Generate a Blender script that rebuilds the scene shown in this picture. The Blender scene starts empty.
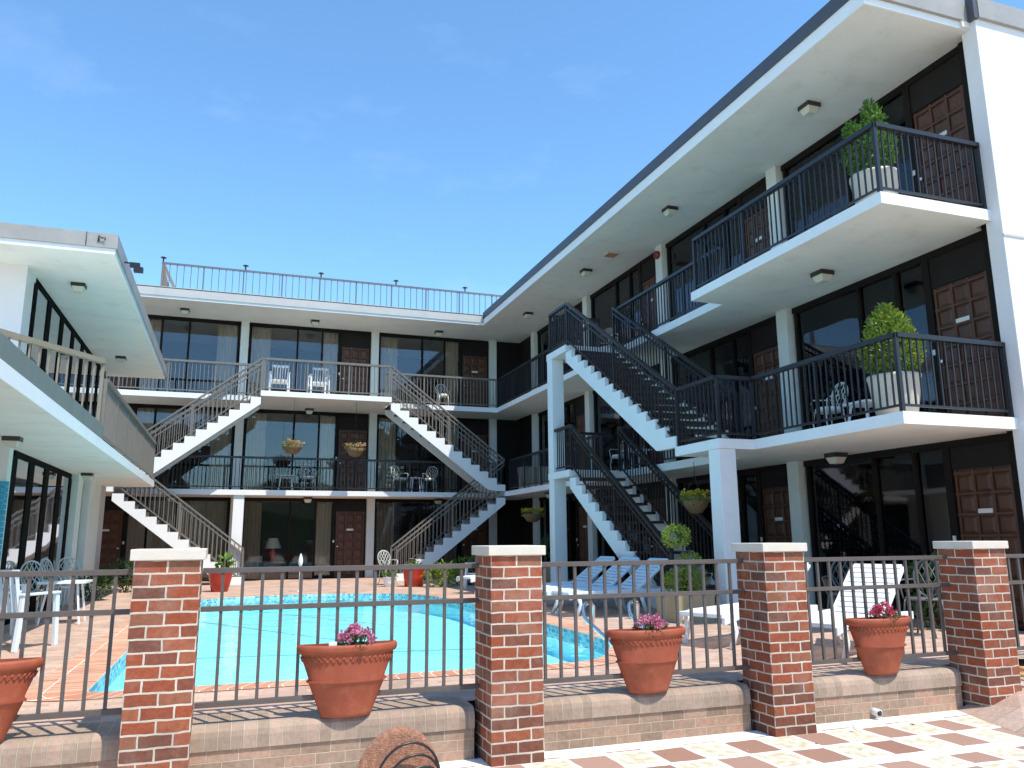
import bpy, math, random
from mathutils import Vector, Matrix
random.seed(7)
R = math.radians
scene = bpy.context.scene
COL = scene.collection

# ------------------------------------------------------------------ helpers
class MB:
    def __init__(s): s.v = []; s.f = []; s.m = []; s.sm = []
    def add(s, vs, fs, mi=0, smooth=False):
        b = len(s.v); s.v += [tuple(p) for p in vs]
        for f in fs: s.f.append([b+i for i in f]); s.m.append(mi); s.sm.append(smooth)
        return s
    def box(s, x0, x1, y0, y1, z0, z1, mi=0):
        vs = [(x0,y0,z0),(x1,y0,z0),(x1,y1,z0),(x0,y1,z0),(x0,y0,z1),(x1,y0,z1),(x1,y1,z1),(x0,y1,z1)]
        return s.add(vs, [(0,3,2,1),(4,5,6,7),(0,1,5,4),(1,2,6,5),(2,3,7,6),(3,0,4,7)], mi)
    def bar(s, a, b, w, h, mi=0, vert=False):
        a = Vector(a); b = Vector(b); d = (b-a).normalized()
        up = Vector((0,0,1)) if abs(d.z) < .95 else Vector((0,1,0))
        sd = d.cross(up).normalized(); u2 = sd.cross(d)
        if vert: u2 = Vector((0,0,1))
        vs = []
        for p in (a, b):
            for i, j in ((-1,-1),(1,-1),(1,1),(-1,1)): vs.append(p + sd*(w/2*i) + u2*(h/2*j))
        return s.add(vs, [(0,1,2,3),(7,6,5,4),(0,4,5,1),(1,5,6,2),(2,6,7,3),(3,7,4,0)], mi)
    def tube(s, pts, r, n=8, mi=0, closed=False, smooth=True):
        pts = [Vector(p) for p in pts]; N = len(pts); vs = []; fs = []
        ref = None
        for i, p in enumerate(pts):
            if closed: d = pts[(i+1)%N]-pts[i-1]
            else: d = pts[min(i+1,N-1)]-pts[max(i-1,0)]
            d.normalize()
            if ref is None:
                ref = d.orthogonal().normalized()
            ref = (ref - d*ref.dot(d)).normalized(); o = d.cross(ref)
            rr = r[i] if isinstance(r, (list, tuple)) else r
            for k in range(n):
                a = 2*math.pi*k/n; vs.append(p + ref*(math.cos(a)*rr) + o*(math.sin(a)*rr))
        M = N if closed else N-1
        for i in range(M):
            for k in range(n):
                a = i*n+k; b = i*n+(k+1)%n; c = ((i+1)%N)*n+(k+1)%n; d_ = ((i+1)%N)*n+k
                fs.append((a,b,c,d_))
        if not closed: fs += [tuple(range(n))[::-1], tuple(range((N-1)*n, N*n))]
        return s.add(vs, fs, mi, smooth)
    def lathe(s, prof, c=(0,0,0), n=28, mi=0, sx=1, sy=1, a0=0, a1=2*math.pi, smooth=True):
        full = abs(a1-a0-2*math.pi) < 1e-6; vs = []; fs = []; m = n if full else n+1
        for r, z in prof:
            for k in range(m):
                a = a0+(a1-a0)*k/n; vs.append((c[0]+r*math.cos(a)*sx, c[1]+r*math.sin(a)*sy, c[2]+z))
        for i in range(len(prof)-1):
            for k in range(n):
                k2 = (k+1)%m if full else k+1
                fs.append((i*m+k, i*m+k2, (i+1)*m+k2, (i+1)*m+k))
        return s.add(vs, fs, mi, smooth)
    def prism(s, poly, z0, z1, mi=0):     # polygon in xy
        n = len(poly); vs = [(x,y,z0) for x,y in poly]+[(x,y,z1) for x,y in poly]
        return s.add(vs, [tuple(range(n))[::-1], tuple(range(n,2*n))]+[(i,(i+1)%n,n+(i+1)%n,n+i) for i in range(n)], mi)
    def prism_y(s, poly, y0, y1, mi=0):   # polygon in (x,z)
        n = len(poly); vs = [(x,y0,z) for x,z in poly]+[(x,y1,z) for x,z in poly]
        return s.add(vs, [tuple(range(n)), tuple(range(n,2*n))[::-1]]+[(i,n+i,n+(i+1)%n,(i+1)%n) for i in range(n)], mi)
    def mesh(s, name, mats, uv=None):
        me = bpy.data.meshes.new(name); me.from_pydata(s.v, [], s.f)
        for m in (mats if isinstance(mats, (list,tuple)) else [mats]): me.materials.append(m)
        me.update()
        ul = me.uv_layers.new(name='uv')
        for p in me.polygons:
            p.material_index = s.m[p.index]; p.use_smooth = s.sm[p.index]
            nx, ny, nz = (abs(c) for c in p.normal)
            for li in p.loop_indices:
                co = me.vertices[me.loops[li].vertex_index].co
                if nz >= nx and nz >= ny: q = (co.x, co.y)
                elif ny >= nx: q = (co.x, co.z)
                else: q = (co.y, co.z)
                ul.data[li].uv = q
        return me
    def build(s, name, mats, parent=None, loc=(0,0,0), rz=0, bevel=0, label=None):
        o = bpy.data.objects.new(name, s.mesh(name, mats)); COL.objects.link(o)
        o.location = loc; o.rotation_euler = (0,0,rz)
        if parent: o.parent = parent
        if bevel:
            b = o.modifiers.new('bevel','BEVEL'); b.width = bevel; b.segments = 2; b.limit_method = 'ANGLE'
        if label: o['label'] = label
        return o

def tag(o, label=None, cat=None, group=None, kind=None):
    if label: o['label'] = label
    if cat: o['category'] = cat
    if group: o['group'] = group
    if kind: o['kind'] = kind
    return o
def thing(name, label, cat, loc=(0,0,0), rz=0, group=None):
    o = bpy.data.objects.new(name, None); COL.objects.link(o); o.empty_display_size = .2
    o.location = loc; o.rotation_euler = (0,0,rz)
    return tag(o, label, cat, group)
def copy_tree(o, parent=None):
    c = o.copy(); COL.objects.link(c)
    if parent: c.parent = parent
    for ch in list(o.children): copy_tree(ch, c)
    return c
def dup(o, loc, rz, label, group=None):
    c = copy_tree(o); c.location = loc; c.rotation_euler = (0,0,rz); c['label'] = label
    if group: c['group'] = group
    return c

# ------------------------------------------------------------------ materials
def newmat(name):
    m = bpy.data.materials.new(name); m.use_nodes = True; nt = m.node_tree
    b = nt.nodes['Principled BSDF']; return m, nt, b
def N(nt, t, **kw):
    n = nt.nodes.new(t)
    for k, v in kw.items():
        if k in n.inputs: n.inputs[k].default_value = v
        else: setattr(n, k, v)
    return n
def c4(c): return (c[0], c[1], c[2], 1)
def paint(name, col, rough=.5, var=.12, scale=3, bump=.0, metal=0, spec=.5, streak=False, dirt=None, dirt_amt=.0, bscale=60):
    m, nt, b = newmat(name)
    tc = N(nt,'ShaderNodeTexCoord')
    mp = N(nt,'ShaderNodeMapping'); nt.links.new(tc.outputs['Object'], mp.inputs[0])
    if streak: mp.inputs['Scale'].default_value = (1,1,.15)
    n1 = N(nt,'ShaderNodeTexNoise', Scale=scale, Detail=6.0, Roughness=.65); nt.links.new(mp.outputs[0], n1.inputs[0])
    cr = N(nt,'ShaderNodeMapRange'); cr.inputs[1].default_value=.3; cr.inputs[2].default_value=.7
    cr.inputs[3].default_value = 1-var; cr.inputs[4].default_value = 1+var
    nt.links.new(n1.outputs[0], cr.inputs[0])
    mx = N(nt,'ShaderNodeVectorMath', operation='SCALE'); mx.inputs[0].default_value = col
    nt.links.new(cr.outputs[0], mx.inputs['Scale'])
    out = mx.outputs[0]
    if dirt_amt:
        n2 = N(nt,'ShaderNodeTexNoise', Scale=scale*2.3, Detail=8.0, Roughness=.7); nt.links.new(mp.outputs[0], n2.inputs[0])
        r2 = N(nt,'ShaderNodeMapRange'); r2.inputs[1].default_value=.52; r2.inputs[2].default_value=.75; r2.inputs[4].default_value=dirt_amt
        nt.links.new(n2.outputs[0], r2.inputs[0])
        mm = N(nt,'ShaderNodeMix', data_type='RGBA'); nt.links.new(r2.outputs[0], mm.inputs[0]); nt.links.new(out, mm.inputs[6]); mm.inputs[7].default_value = c4(dirt)
        out = mm.outputs[2]
    nt.links.new(out, b.inputs['Base Color'])
    b.inputs['Roughness'].default_value = rough; b.inputs['Metallic'].default_value = metal
    b.inputs['Specular IOR Level'].default_value = spec
    if bump:
        n3 = N(nt,'ShaderNodeTexNoise', Scale=bscale, Detail=4.0); nt.links.new(tc.outputs['Object'], n3.inputs[0])
        bp = N(nt,'ShaderNodeBump', Strength=bump, Distance=.01); nt.links.new(n3.outputs[0], bp.inputs['Height']); nt.links.new(bp.outputs[0], b.inputs['Normal'])
    return m
def brick(name, c1, c2, c3, mortar, bw, rh, ms=.006, offset=.5, rough=.85, off=(0,0), bump=.6, moff=.1, mixn=.5, bloom=.35, grime=.18):
    m, nt, b = newmat(name)
    uv = N(nt,'ShaderNodeUVMap'); uv.uv_map = 'uv'
    mp = N(nt,'ShaderNodeMapping'); mp.inputs['Location'].default_value = (off[0], off[1], 0); nt.links.new(uv.outputs[0], mp.inputs[0])
    # slightly wandering joints
    nz = N(nt,'ShaderNodeTexNoise', Scale=9.0, Detail=3.0); nt.links.new(mp.outputs[0], nz.inputs[0])
    sb = N(nt,'ShaderNodeVectorMath', operation='SUBTRACT'); nt.links.new(nz.outputs['Color'], sb.inputs[0]); sb.inputs[1].default_value=(.5,.5,.5)
    sc_ = N(nt,'ShaderNodeVectorMath', operation='SCALE'); nt.links.new(sb.outputs[0], sc_.inputs[0]); sc_.inputs['Scale'].default_value = ms*2.0
    ad = N(nt,'ShaderNodeVectorMath', operation='ADD'); nt.links.new(mp.outputs[0], ad.inputs[0]); nt.links.new(sc_.outputs[0], ad.inputs[1])
    bt = N(nt,'ShaderNodeTexBrick', Scale=1.0); bt.offset = offset; bt.offset_frequency = 2
    bt.inputs['Brick Width'].default_value = bw; bt.inputs['Row Height'].default_value = rh
    bt.inputs['Mortar Size'].default_value = ms; bt.inputs['Mortar Smooth'].default_value = .35; bt.inputs['Bias'].default_value = 0
    bt.inputs['Color1'].default_value = (0,0,0,1); bt.inputs['Color2'].default_value = (1,1,1,1); bt.inputs['Mortar'].default_value = (.5,.5,.5,1)
    nt.links.new(ad.outputs[0], bt.inputs[0])
    ramp = N(nt,'ShaderNodeValToRGB'); e = ramp.color_ramp.elements
    e[0].position=.0; e[0].color=c4(c1); e[1].position=1; e[1].color=c4(c3)
    k = e.new(.45); k.color = c4(c2); k = e.new(.8); k.color = c4([.5*(a_+b_)*1.15 for a_, b_ in zip(c2, c3)])
    nt.links.new(bt.outputs['Color'], ramp.inputs[0])
    n2 = N(nt,'ShaderNodeTexNoise', Scale=28.0, Detail=8.0, Roughness=.75); nt.links.new(mp.outputs[0], n2.inputs[0])
    r2 = N(nt,'ShaderNodeMapRange'); r2.inputs[1].default_value=.3; r2.inputs[2].default_value=.7; r2.inputs[3].default_value=1-mixn*.6; r2.inputs[4].default_value=1+mixn*.5
    nt.links.new(n2.outputs[0], r2.inputs[0])
    vs = N(nt,'ShaderNodeVectorMath', operation='SCALE'); nt.links.new(ramp.outputs[0], vs.inputs[0]); nt.links.new(r2.outputs[0], vs.inputs['Scale'])
    n4 = N(nt,'ShaderNodeTexNoise', Scale=4.0, Detail=5.0); nt.links.new(mp.outputs[0], n4.inputs[0])
    r4 = N(nt,'ShaderNodeMapRange'); r4.inputs[1].default_value=.35; r4.inputs[2].default_value=.65; r4.inputs[3].default_value=.85; r4.inputs[4].default_value=1.12
    nt.links.new(n4.outputs[0], r4.inputs[0])
    ms_ = N(nt,'ShaderNodeVectorMath', operation='SCALE'); ms_.inputs[0].default_value = mortar; nt.links.new(r4.outputs[0], ms_.inputs['Scale'])
    mx = N(nt,'ShaderNodeMix', data_type='RGBA'); nt.links.new(bt.outputs['Fac'], mx.inputs[0]); nt.links.new(vs.outputs[0], mx.inputs[6]); nt.links.new(ms_.outputs[0], mx.inputs[7])
    tco = N(nt,'ShaderNodeNewGeometry'); nb_ = N(nt,'ShaderNodeTexNoise', Scale=2.6, Detail=8.0, Roughness=.7); nt.links.new(tco.outputs['Position'], nb_.inputs[0])
    rb_ = N(nt,'ShaderNodeMapRange'); rb_.inputs[1].default_value=.50; rb_.inputs[2].default_value=.78; rb_.inputs[4].default_value=bloom; nt.links.new(nb_.outputs[0], rb_.inputs[0])
    mb_ = N(nt,'ShaderNodeMix', data_type='RGBA'); nt.links.new(rb_.outputs[0], mb_.inputs[0]); nt.links.new(mx.outputs[2], mb_.inputs[6]); mb_.inputs[7].default_value=(.50,.42,.35,1)
    ng_ = N(nt,'ShaderNodeTexNoise', Scale=1.1, Detail=6.0, Roughness=.65); nt.links.new(tco.outputs['Position'], ng_.inputs[0])
    rg_ = N(nt,'ShaderNodeMapRange'); rg_.inputs[1].default_value=.35; rg_.inputs[2].default_value=.65; rg_.inputs[3].default_value=1-grime; rg_.inputs[4].default_value=1+grime*.4; nt.links.new(ng_.outputs[0], rg_.inputs[0])
    vg_ = N(nt,'ShaderNodeVectorMath', operation='SCALE'); nt.links.new(mb_.outputs[2], vg_.inputs[0]); nt.links.new(rg_.outputs[0], vg_.inputs['Scale'])
    nt.links.new(vg_.outputs[0], b.inputs['Base Color']); b.inputs['Roughness'].default_value = rough; b.inputs['Specular IOR Level'].default_value=.25
    hh = N(nt,'ShaderNodeMath', operation='MULTIPLY_ADD'); nt.links.new(bt.outputs['Fac'], hh.inputs[0]); hh.inputs[1].default_value=-1; 
    nt.links.new(n2.outputs[0], hh.inputs[2])
    bp = N(nt,'ShaderNodeBump', Strength=bump*1.5, Distance=.006); nt.links.new(hh.outputs[0], bp.inputs['Height']); nt.links.new(bp.outputs[0], b.inputs['Normal'])
    return m
M = {}
M['white'] = paint('white_paint', (.78,.78,.76), .6, .03, 1.5, bump=.15, dirt=(.52,.5,.45), dirt_amt=.18, bscale=30)
M['stucco'] = paint('white_stucco', (.76,.75,.73), .75, .03, 1.2, bump=.5, bscale=90, dirt=(.6,.58,.54), dirt_amt=.15)
M['soffit'] = paint('soffit_paint', (.74,.71,.64), .7, .06, .9, dirt=(.50,.44,.34), dirt_amt=.45, bump=.15, bscale=25)
M['column'] = paint('column_paint', (.66,.68,.63), .6, .05, 2, dirt=(.5,.5,.45), dirt_amt=.2)
M['coping_metal'] = paint('metal_coping', (.30,.29,.27), .5, .12, 2, dirt=(.2,.19,.18), dirt_amt=.4)
M['coping_dark'] = paint('dark_coping', (.065,.065,.075), .5, .1, 2)
M['fascia_grey'] = paint('grey_fascia', (.45,.44,.42), .6, .06, 1.5, dirt=(.3,.29,.27), dirt_amt=.3)
M['rail_cream'] = paint('cream_rail_paint', (.22,.19,.14), .5, .08, 5, dirt=(.2,.18,.14), dirt_amt=.3)
M['rail'] = paint('rail_paint', (.165,.147,.125), .45, .1, 6, dirt=(.16,.15,.14), dirt_amt=.3)
M['rail_shaded'] = paint('rail_paint_shaded', (.016,.015,.017), .4, .1, 6)  # same rail paint, with the shade on these railings put into the colour
M['rail_green'] = paint('grey_green_panel', (.17,.19,.17), .6, .1, 3, streak=True)
M['fence'] = paint('fence_paint', (.098,.080,.070), .45, .12, 5, dirt=(.2,.17,.14), dirt_amt=.25)
M['frame'] = paint('window_frame_bronze', (.012,.009,.007), .65, .15, 4, spec=.15)
M['frame_black'] = paint('window_frame_black', (.006,.006,.006), .8, .1, 4, spec=.05)
M['header'] = paint('dark_header', (.014,.011,.010), .6, .15, 2, spec=.2)
M['wood'] = paint('door_wood', (.085,.032,.014), .5, .3, 5, streak=True, bump=.2)
M['wood_groove'] = paint('door_wood_groove', (.04,.017,.010), .5, .3, 5)
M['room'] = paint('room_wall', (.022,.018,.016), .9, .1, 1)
M['carpet'] = paint('walkway_floor', (.22,.2,.18), .9, .1, 4)
M['curtain'] = paint('curtain_cloth', (.42,.345,.25), .9, .12, 2, streak=True)
M['curtain_dark'] = paint('dark_curtain_cloth', (.24,.175,.12), .9, .15, 2, streak=True)
M['tread'] = paint('stair_tread_brown', (.045,.025,.02), .8, .2, 6)
M['cap'] = paint('cast_stone', (.64,.58,.48), .8, .05, 5, bump=.35, bscale=120, dirt=(.45,.41,.34), dirt_amt=.18)
M['terra'] = paint('terracotta', (.30,.064,.025), .65, .16, 5, bump=.2, bscale=40, dirt=(.42,.17,.09), dirt_amt=.45)
M['soil'] = paint('potting_soil', (.05,.035,.025), 1, .4, 30, bump=.8)
M['redpot'] = paint('red_glaze', (.42,.03,.015), .25, .1, 3)
M['cream_pot'] = paint('cream_planter', (.62,.56,.46), .6, .05, 3, dirt=(.45,.38,.3), dirt_amt=.2)
M['wood_pot'] = paint('tan_planter', (.36,.29,.17), .6, .15, 4, streak=True)
M['plastic'] = paint('white_plastic', (.80,.81,.82), .4, .02, 3, dirt=(.6,.6,.58), dirt_amt=.15)
M['pale_blue'] = paint('pale_blue_plastic', (.68,.745,.79), .4, .03, 3)
M['pale_iron'] = paint('pale_cast_iron', (.55,.57,.52), .5, .08, 10)
M['grey_iron'] = paint('grey_cast_iron', (.12,.125,.12), .45, .1, 10)
M['chrome'] = paint('chrome', (.75,.77,.8), .12, .02, 3, metal=1)
M['lens'] = paint('frosted_lens', (.55,.55,.46), .3, .05, 3)
M['lamp_base'] = paint('lamp_base_bronze', (.03,.026,.02), .4, .1, 5)
M['black'] = paint('black_metal', (.015,.015,.016), .35, .1, 5)
M['basket'] = paint('coco_basket', (.19,.12,.06), 1, .3, 25, bump=.8)
M['plaque'] = paint('number_plaque', (.65,.63,.58), .4, .05, 5)
M['plum'] = paint('woven_rose', (.36,.17,.10), .9, .4, 60, bump=1, bscale=200)
M['concrete'] = paint('concrete', (.40,.30,.24), .9, .12, 3, bump=.4, bscale=80, dirt=(.24,.2,.17), dirt_amt=.4)
M['ground'] = paint('outer_ground', (.60,.52,.43), .9, .1, .7, bump=.3)
M['roofing'] = paint('roofing', (.3,.3,.3), .9, .1, 1)
M['pvc'] = paint('pvc', (.6,.58,.54), .4, .05, 4)
M['towel'] = paint('blue_towel', (.05,.35,.5), .9, .1, 10, bump=.6)
M['pillar'] = brick('pillar_brick', (.15,.068,.048), (.31,.075,.033), (.24,.11,.065), (.58,.50,.40), .2, .0805, .0080)
M['lowwall'] = brick('low_wall_brick', (.27,.185,.125), (.35,.235,.16), (.41,.235,.16), (.54,.43,.32), .2, .0735, .004, mixn=.45, off=(0,.0))
M['ledge'] = brick('ledge_brick', (.32,.235,.17), (.37,.27,.20), (.40,.275,.205), (.48,.41,.31), .082, .9, .004, offset=0, mixn=.3, off=(0,.45))
M['deck'] = brick('deck_paver', (.45,.30,.23), (.50,.345,.265), (.54,.39,.30), (.42,.31,.24), .22, .11, .004, mixn=.25, bump=.25)
M['apron'] = brick('apron_paver', (.38,.26,.20), (.42,.30,.23), (.45,.34,.27), (.36,.28,.22), .42, .30, .006, mixn=.5, bump=.4)
M['poolcope'] = brick('coping_brick', (.50,.21,.12), (.56,.27,.16), (.60,.33,.21), (.72,.66,.56), .105, .33, .008, offset=0, mixn=.25)
M['pooltile'] = brick('waterline_tile', (.06,.2,.26), (.16,.42,.48), (.4,.6,.64), (.5,.65,.66), .06, .05, .004, mixn=.1, bump=.1)
M['plaster'] = paint('pool_plaster', (.44,.85,.93), .7, .03, .8)

def mosaic():
    m, nt, b = newmat('patio_mosaic')
    tc = N(nt,'ShaderNodeTexCoord')
    mp = N(nt,'ShaderNodeMapping'); nt.links.new(tc.outputs['Object'], mp.inputs[0])
    mp.inputs['Location'].default_value = (-2.70/.326+20, -4.90/.385+20, 0); mp.inputs['Scale'].default_value = (1/.326, 1/.385, 1)
    nz = N(nt,'ShaderNodeTexNoise', Scale=4.0, Detail=4.0); nt.links.new(tc.outputs['Object'], nz.inputs[0])
    sb = N(nt,'ShaderNodeVectorMath', operation='SUBTRACT'); nt.links.new(nz.outputs['Color'], sb.inputs[0]); sb.inputs[1].default_value=(.5,.5,.5)
    s2 = N(nt,'ShaderNodeVectorMath', operation='SCALE'); nt.links.new(sb.outputs[0], s2.inputs[0]); s2.inputs['Scale'].default_value=.14
    ad = N(nt,'ShaderNodeVectorMath', operation='ADD'); nt.links.new(mp.outputs[0], ad.inputs[0]); nt.links.new(s2.outputs[0], ad.inputs[1])
    fl = N(nt,'ShaderNodeVectorMath', operation='FLOOR'); nt.links.new(ad.outputs[0], fl.inputs[0])
    fr = N(nt,'ShaderNodeVectorMath', operation='FRACTION'); nt.links.new(ad.outputs[0], fr.inputs[0])
    sx = N(nt,'ShaderNodeSeparateXYZ'); nt.links.new(fl.outputs[0], sx.inputs[0])
    su = N(nt,'ShaderNodeMath', operation='ADD'); nt.links.new(sx.outputs[0], su.inputs[0]); nt.links.new(sx.outputs[1], su.inputs[1])
    md = N(nt,'ShaderNodeMath', operation='FLOORED_MODULO'); nt.links.new(su.outputs[0], md.inputs[0]); md.inputs[1].default_value=2
    # mortar mask from fraction
    f2 = N(nt,'ShaderNodeVectorMath', operation='SUBTRACT'); nt.links.new(fr.outputs[0], f2.inputs[0]); f2.inputs[1].default_value=(.5,.5,.5)
    f3 = N(nt,'ShaderNodeVectorMath', operation='ABSOLUTE'); nt.links.new(f2.outputs[0], f3.inputs[0])
    sp = N(nt,'ShaderNodeSeparateXYZ'); nt.links.new(f3.outputs[0], sp.inputs[0])
    mxm = N(nt,'ShaderNodeMath', operation='MAXIMUM'); nt.links.new(sp.outputs[0], mxm.inputs[0]); nt.links.new(sp.outputs[1], mxm.inputs[1])
    gt = N(nt,'ShaderNodeMapRange'); gt.inputs[1].default_value=.43; gt.inputs[2].default_value=.455; nt.links.new(mxm.outputs[0], gt.inputs[0])
    # ragged extra plaster over tiles
    n5 = N(nt,'ShaderNodeTexNoise', Scale=7.0, Detail=7.0, Roughness=.7); nt.links.new(tc.outputs['Object'], n5.inputs[0])
    g5 = N(nt,'ShaderNodeMapRange'); g5.inputs[1].default_value=.66; g5.inputs[2].default_value=.74; nt.links.new(n5.outputs[0], g5.inputs[0])
    # bands beyond the tile field: y<4.89 is a white band, then a looser field
    so = N(nt,'ShaderNodeSeparateXYZ'); nt.links.new(tc.outputs['Object'], so.inputs[0])
    b1 = N(nt,'ShaderNodeMath', operation='COMPARE'); nt.links.new(so.outputs[1], b1.inputs[0]); b1.inputs[1].default_value=4.84; b1.inputs[2].default_value=.07
    b2 = N(nt,'ShaderNodeMath', operation='GREATER_THAN'); nt.links.new(so.outputs[1], b2.inputs[0]); b2.inputs[1].default_value=5.72
    a1 = N(nt,'ShaderNodeMath', operation='MAXIMUM'); nt.links.new(gt.outputs[0], a1.inputs[0]); nt.links.new(g5.outputs[0], a1.inputs[1])
    a2 = N(nt,'ShaderNodeMath', operation='MAXIMUM'); nt.links.new(a1.outputs[0], a2.inputs[0]); nt.links.new(b1.outputs[0], a2.inputs[1])
    a3 = N(nt,'ShaderNodeMath', operation='MAXIMUM'); nt.links.new(a2.outputs[0], a3.inputs[0]); nt.links.new(b2.outputs[0], a3.inputs[1])
    wn = N(nt,'ShaderNodeTexWhiteNoise'); nt.links.new(fl.outputs[0], wn.inputs[0])
    rr = N(nt,'ShaderNodeValToRGB'); rr.color_ramp.elements[0].color=(.27,.14,.09,1); rr.color_ramp.elements[1].color=(.37,.23,.17,1); nt.links.new(wn.outputs[0], rr.inputs[0])
    n6 = N(nt,'ShaderNodeTexNoise', Scale=16.0, Detail=6.0); nt.links.new(tc.outputs['Object'], n6.inputs[0])
    cc = N(nt,'ShaderNodeValToRGB'); cc.color_ramp.elements[0].position=.38; cc.color_ramp.elements[0].color=(.48,.40,.26,1); cc.color_ramp.elements[1].position=.58; cc.color_ramp.elements[1].color=(.66,.60,.47,1); nt.links.new(n6.outputs[0], cc.inputs[0])
    m1 = N(nt,'ShaderNodeMix', data_type='RGBA'); nt.links.new(md.outputs[0], m1.inputs[0]); nt.links.new(rr.outputs[0], m1.inputs[6]); nt.links.new(cc.outputs[0], m1.inputs[7])
    m2 = N(nt,'ShaderNodeMix', data_type='RGBA'); nt.links.new(a3.outputs[0], m2.inputs[0]); nt.links.new(m1.outputs[2], m2.inputs[6]); m2.inputs[7].default_value=(.80,.78,.74,1)
    nt.links.new(m2.outputs[2], b.inputs['Base Color']); b.inputs['Roughness'].default_value=.8
    bp = N(nt,'ShaderNodeBump', Strength=.4, Distance=.01); nt.links.new(n6.outputs[0], bp.inputs['Height']); nt.links.new(bp.outputs[0], b.inputs['Normal'])
    return m
M['mosaic'] = mosaic()

def glass(name, tint=(.93,.91,.88), refl=.012):
    m = bpy.data.materials.new(name); m.use_nodes = True; nt = m.node_tree; nt.nodes.clear()
    o = N(nt,'ShaderNodeOutputMaterial'); t = N(nt,'ShaderNodeBsdfTransparent'); t.inputs[0].default_value = c4(tint)
    g = N(nt,'ShaderNodeBsdfGlossy'); g.inputs['Roughness'].default_value=.03; g.inputs[0].default_value=(.9,.93,1,1)
    fr = N(nt,'ShaderNodeFresnel', IOR=1.5)
    ad = N(nt,'ShaderNodeMath', operation='ADD'); nt.links.new(fr.outputs[0], ad.inputs[0]); ad.inputs[1].default_value = refl
    tc = N(nt,'ShaderNodeTexCoord'); nz = N(nt,'ShaderNodeTexNoise', Scale=1.3, Detail=1.0); nt.links.new(tc.outputs['Object'], nz.inputs[0])
    bp = N(nt,'ShaderNodeBump', Strength=.03, Distance=.05); nt.links.new(nz.outputs[0], bp.inputs['Height']); nt.links.new(bp.outputs[0], g.inputs['Normal'])
    mx = N(nt,'ShaderNodeMixShader'); nt.links.new(ad.outputs[0], mx.inputs[0]); nt.links.new(t.outputs[0], mx.inputs[1]); nt.links.new(g.outputs[0], mx.inputs[2])
    nt.links.new(mx.outputs[0], o.inputs[0]); return m
M['glass'] = glass('window_glass')
M['glass_left'] = glass('window_glass_pale', (.8,.8,.76), .42)
def water():
    m = bpy.data.materials.new('pool_water'); m.use_nodes = True; nt = m.node_tree; nt.nodes.clear()
    o = N(nt,'ShaderNodeOutputMaterial'); t = N(nt,'ShaderNodeBsdfTransparent'); t.inputs[0].default_value=(.78,.985,1,1)
    g = N(nt,'ShaderNodeBsdfGlossy'); g.inputs['Roughness'].default_value=.03; g.inputs[0].default_value=(.9,1,1,1)
    fr = N(nt,'ShaderNodeFresnel', IOR=1.10)
    tc = N(nt,'ShaderNodeTexCoord'); nz = N(nt,'ShaderNodeTexNoise', Scale=2.2, Detail=3.0, Roughness=.5); nt.links.new(tc.outputs['Object'], nz.inputs[0])
    bp = N(nt,'ShaderNodeBump', Strength=.5, Distance=.03); nt.links.new(nz.outputs[0], bp.inputs['Height'])
    nt.links.new(bp.outputs[0], g.inputs['Normal']); nt.links.new(bp.outputs[0], fr.inputs['Normal'])
    mx = N(nt,'ShaderNodeMixShader'); nt.links.new(fr.outputs[0], mx.inputs[0]); nt.links.new(t.outputs[0], mx.inputs[1]); nt.links.new(g.outputs[0], mx.inputs[2])
    nt.links.new(mx.outputs[0], o.inputs[0]); return m
M['water'] = water()
def leafmat(name, a, b_, trans=.3):
    m, nt, b = newmat(name)
    g = N(nt,'ShaderNodeNewGeometry')
    rr = N(nt,'ShaderNodeValToRGB'); rr.color_ramp.elements[0].color=c4(a); rr.color_ramp.elements[1].color=c4(b_)
    nt.links.new(g.outputs['Random Per Island'], rr.inputs[0]); nt.links.new(rr.outputs[0], b.inputs['Base Color'])
    b.inputs['Roughness'].default_value=.5
    tr = N(nt,'ShaderNodeBsdfTranslucent'); nt.links.new(rr.outputs[0], tr.inputs[0])
    mx = N(nt,'ShaderNodeMixShader'); mx.inputs[0].default_value=trans
    nt.links.new(b.outputs[0], mx.inputs[1]); nt.links.new(tr.outputs[0], mx.inputs[2]); nt.links.new(mx.outputs[0], nt.nodes['Material Output'].inputs[0])
    return m
M['leaf'] = leafmat('leaf_green', (.05,.12,.015), (.16,.30,.04))
M['leaf_dark'] = leafmat('leaf_dark', (.03,.07,.015), (.07,.14,.03))
M['leaf_lime'] = leafmat('leaf_lime', (.08,.16,.015), (.33,.42,.05))
M['bloom_pink'] = leafmat('bloom_pink', (.55,.10,.22), (.72,.32,.44))
M['bloom_red'] = leafmat('bloom_red', (.5,.03,.08), (.65,.12,.2))
M['bloom_yellow'] = leafmat('bloom_yellow', (.55,.38,.02), (.75,.6,.08))
M['bloom_peach'] = leafmat('bloom_peach', (.55,.28,.12), (.68,.48,.26))

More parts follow.
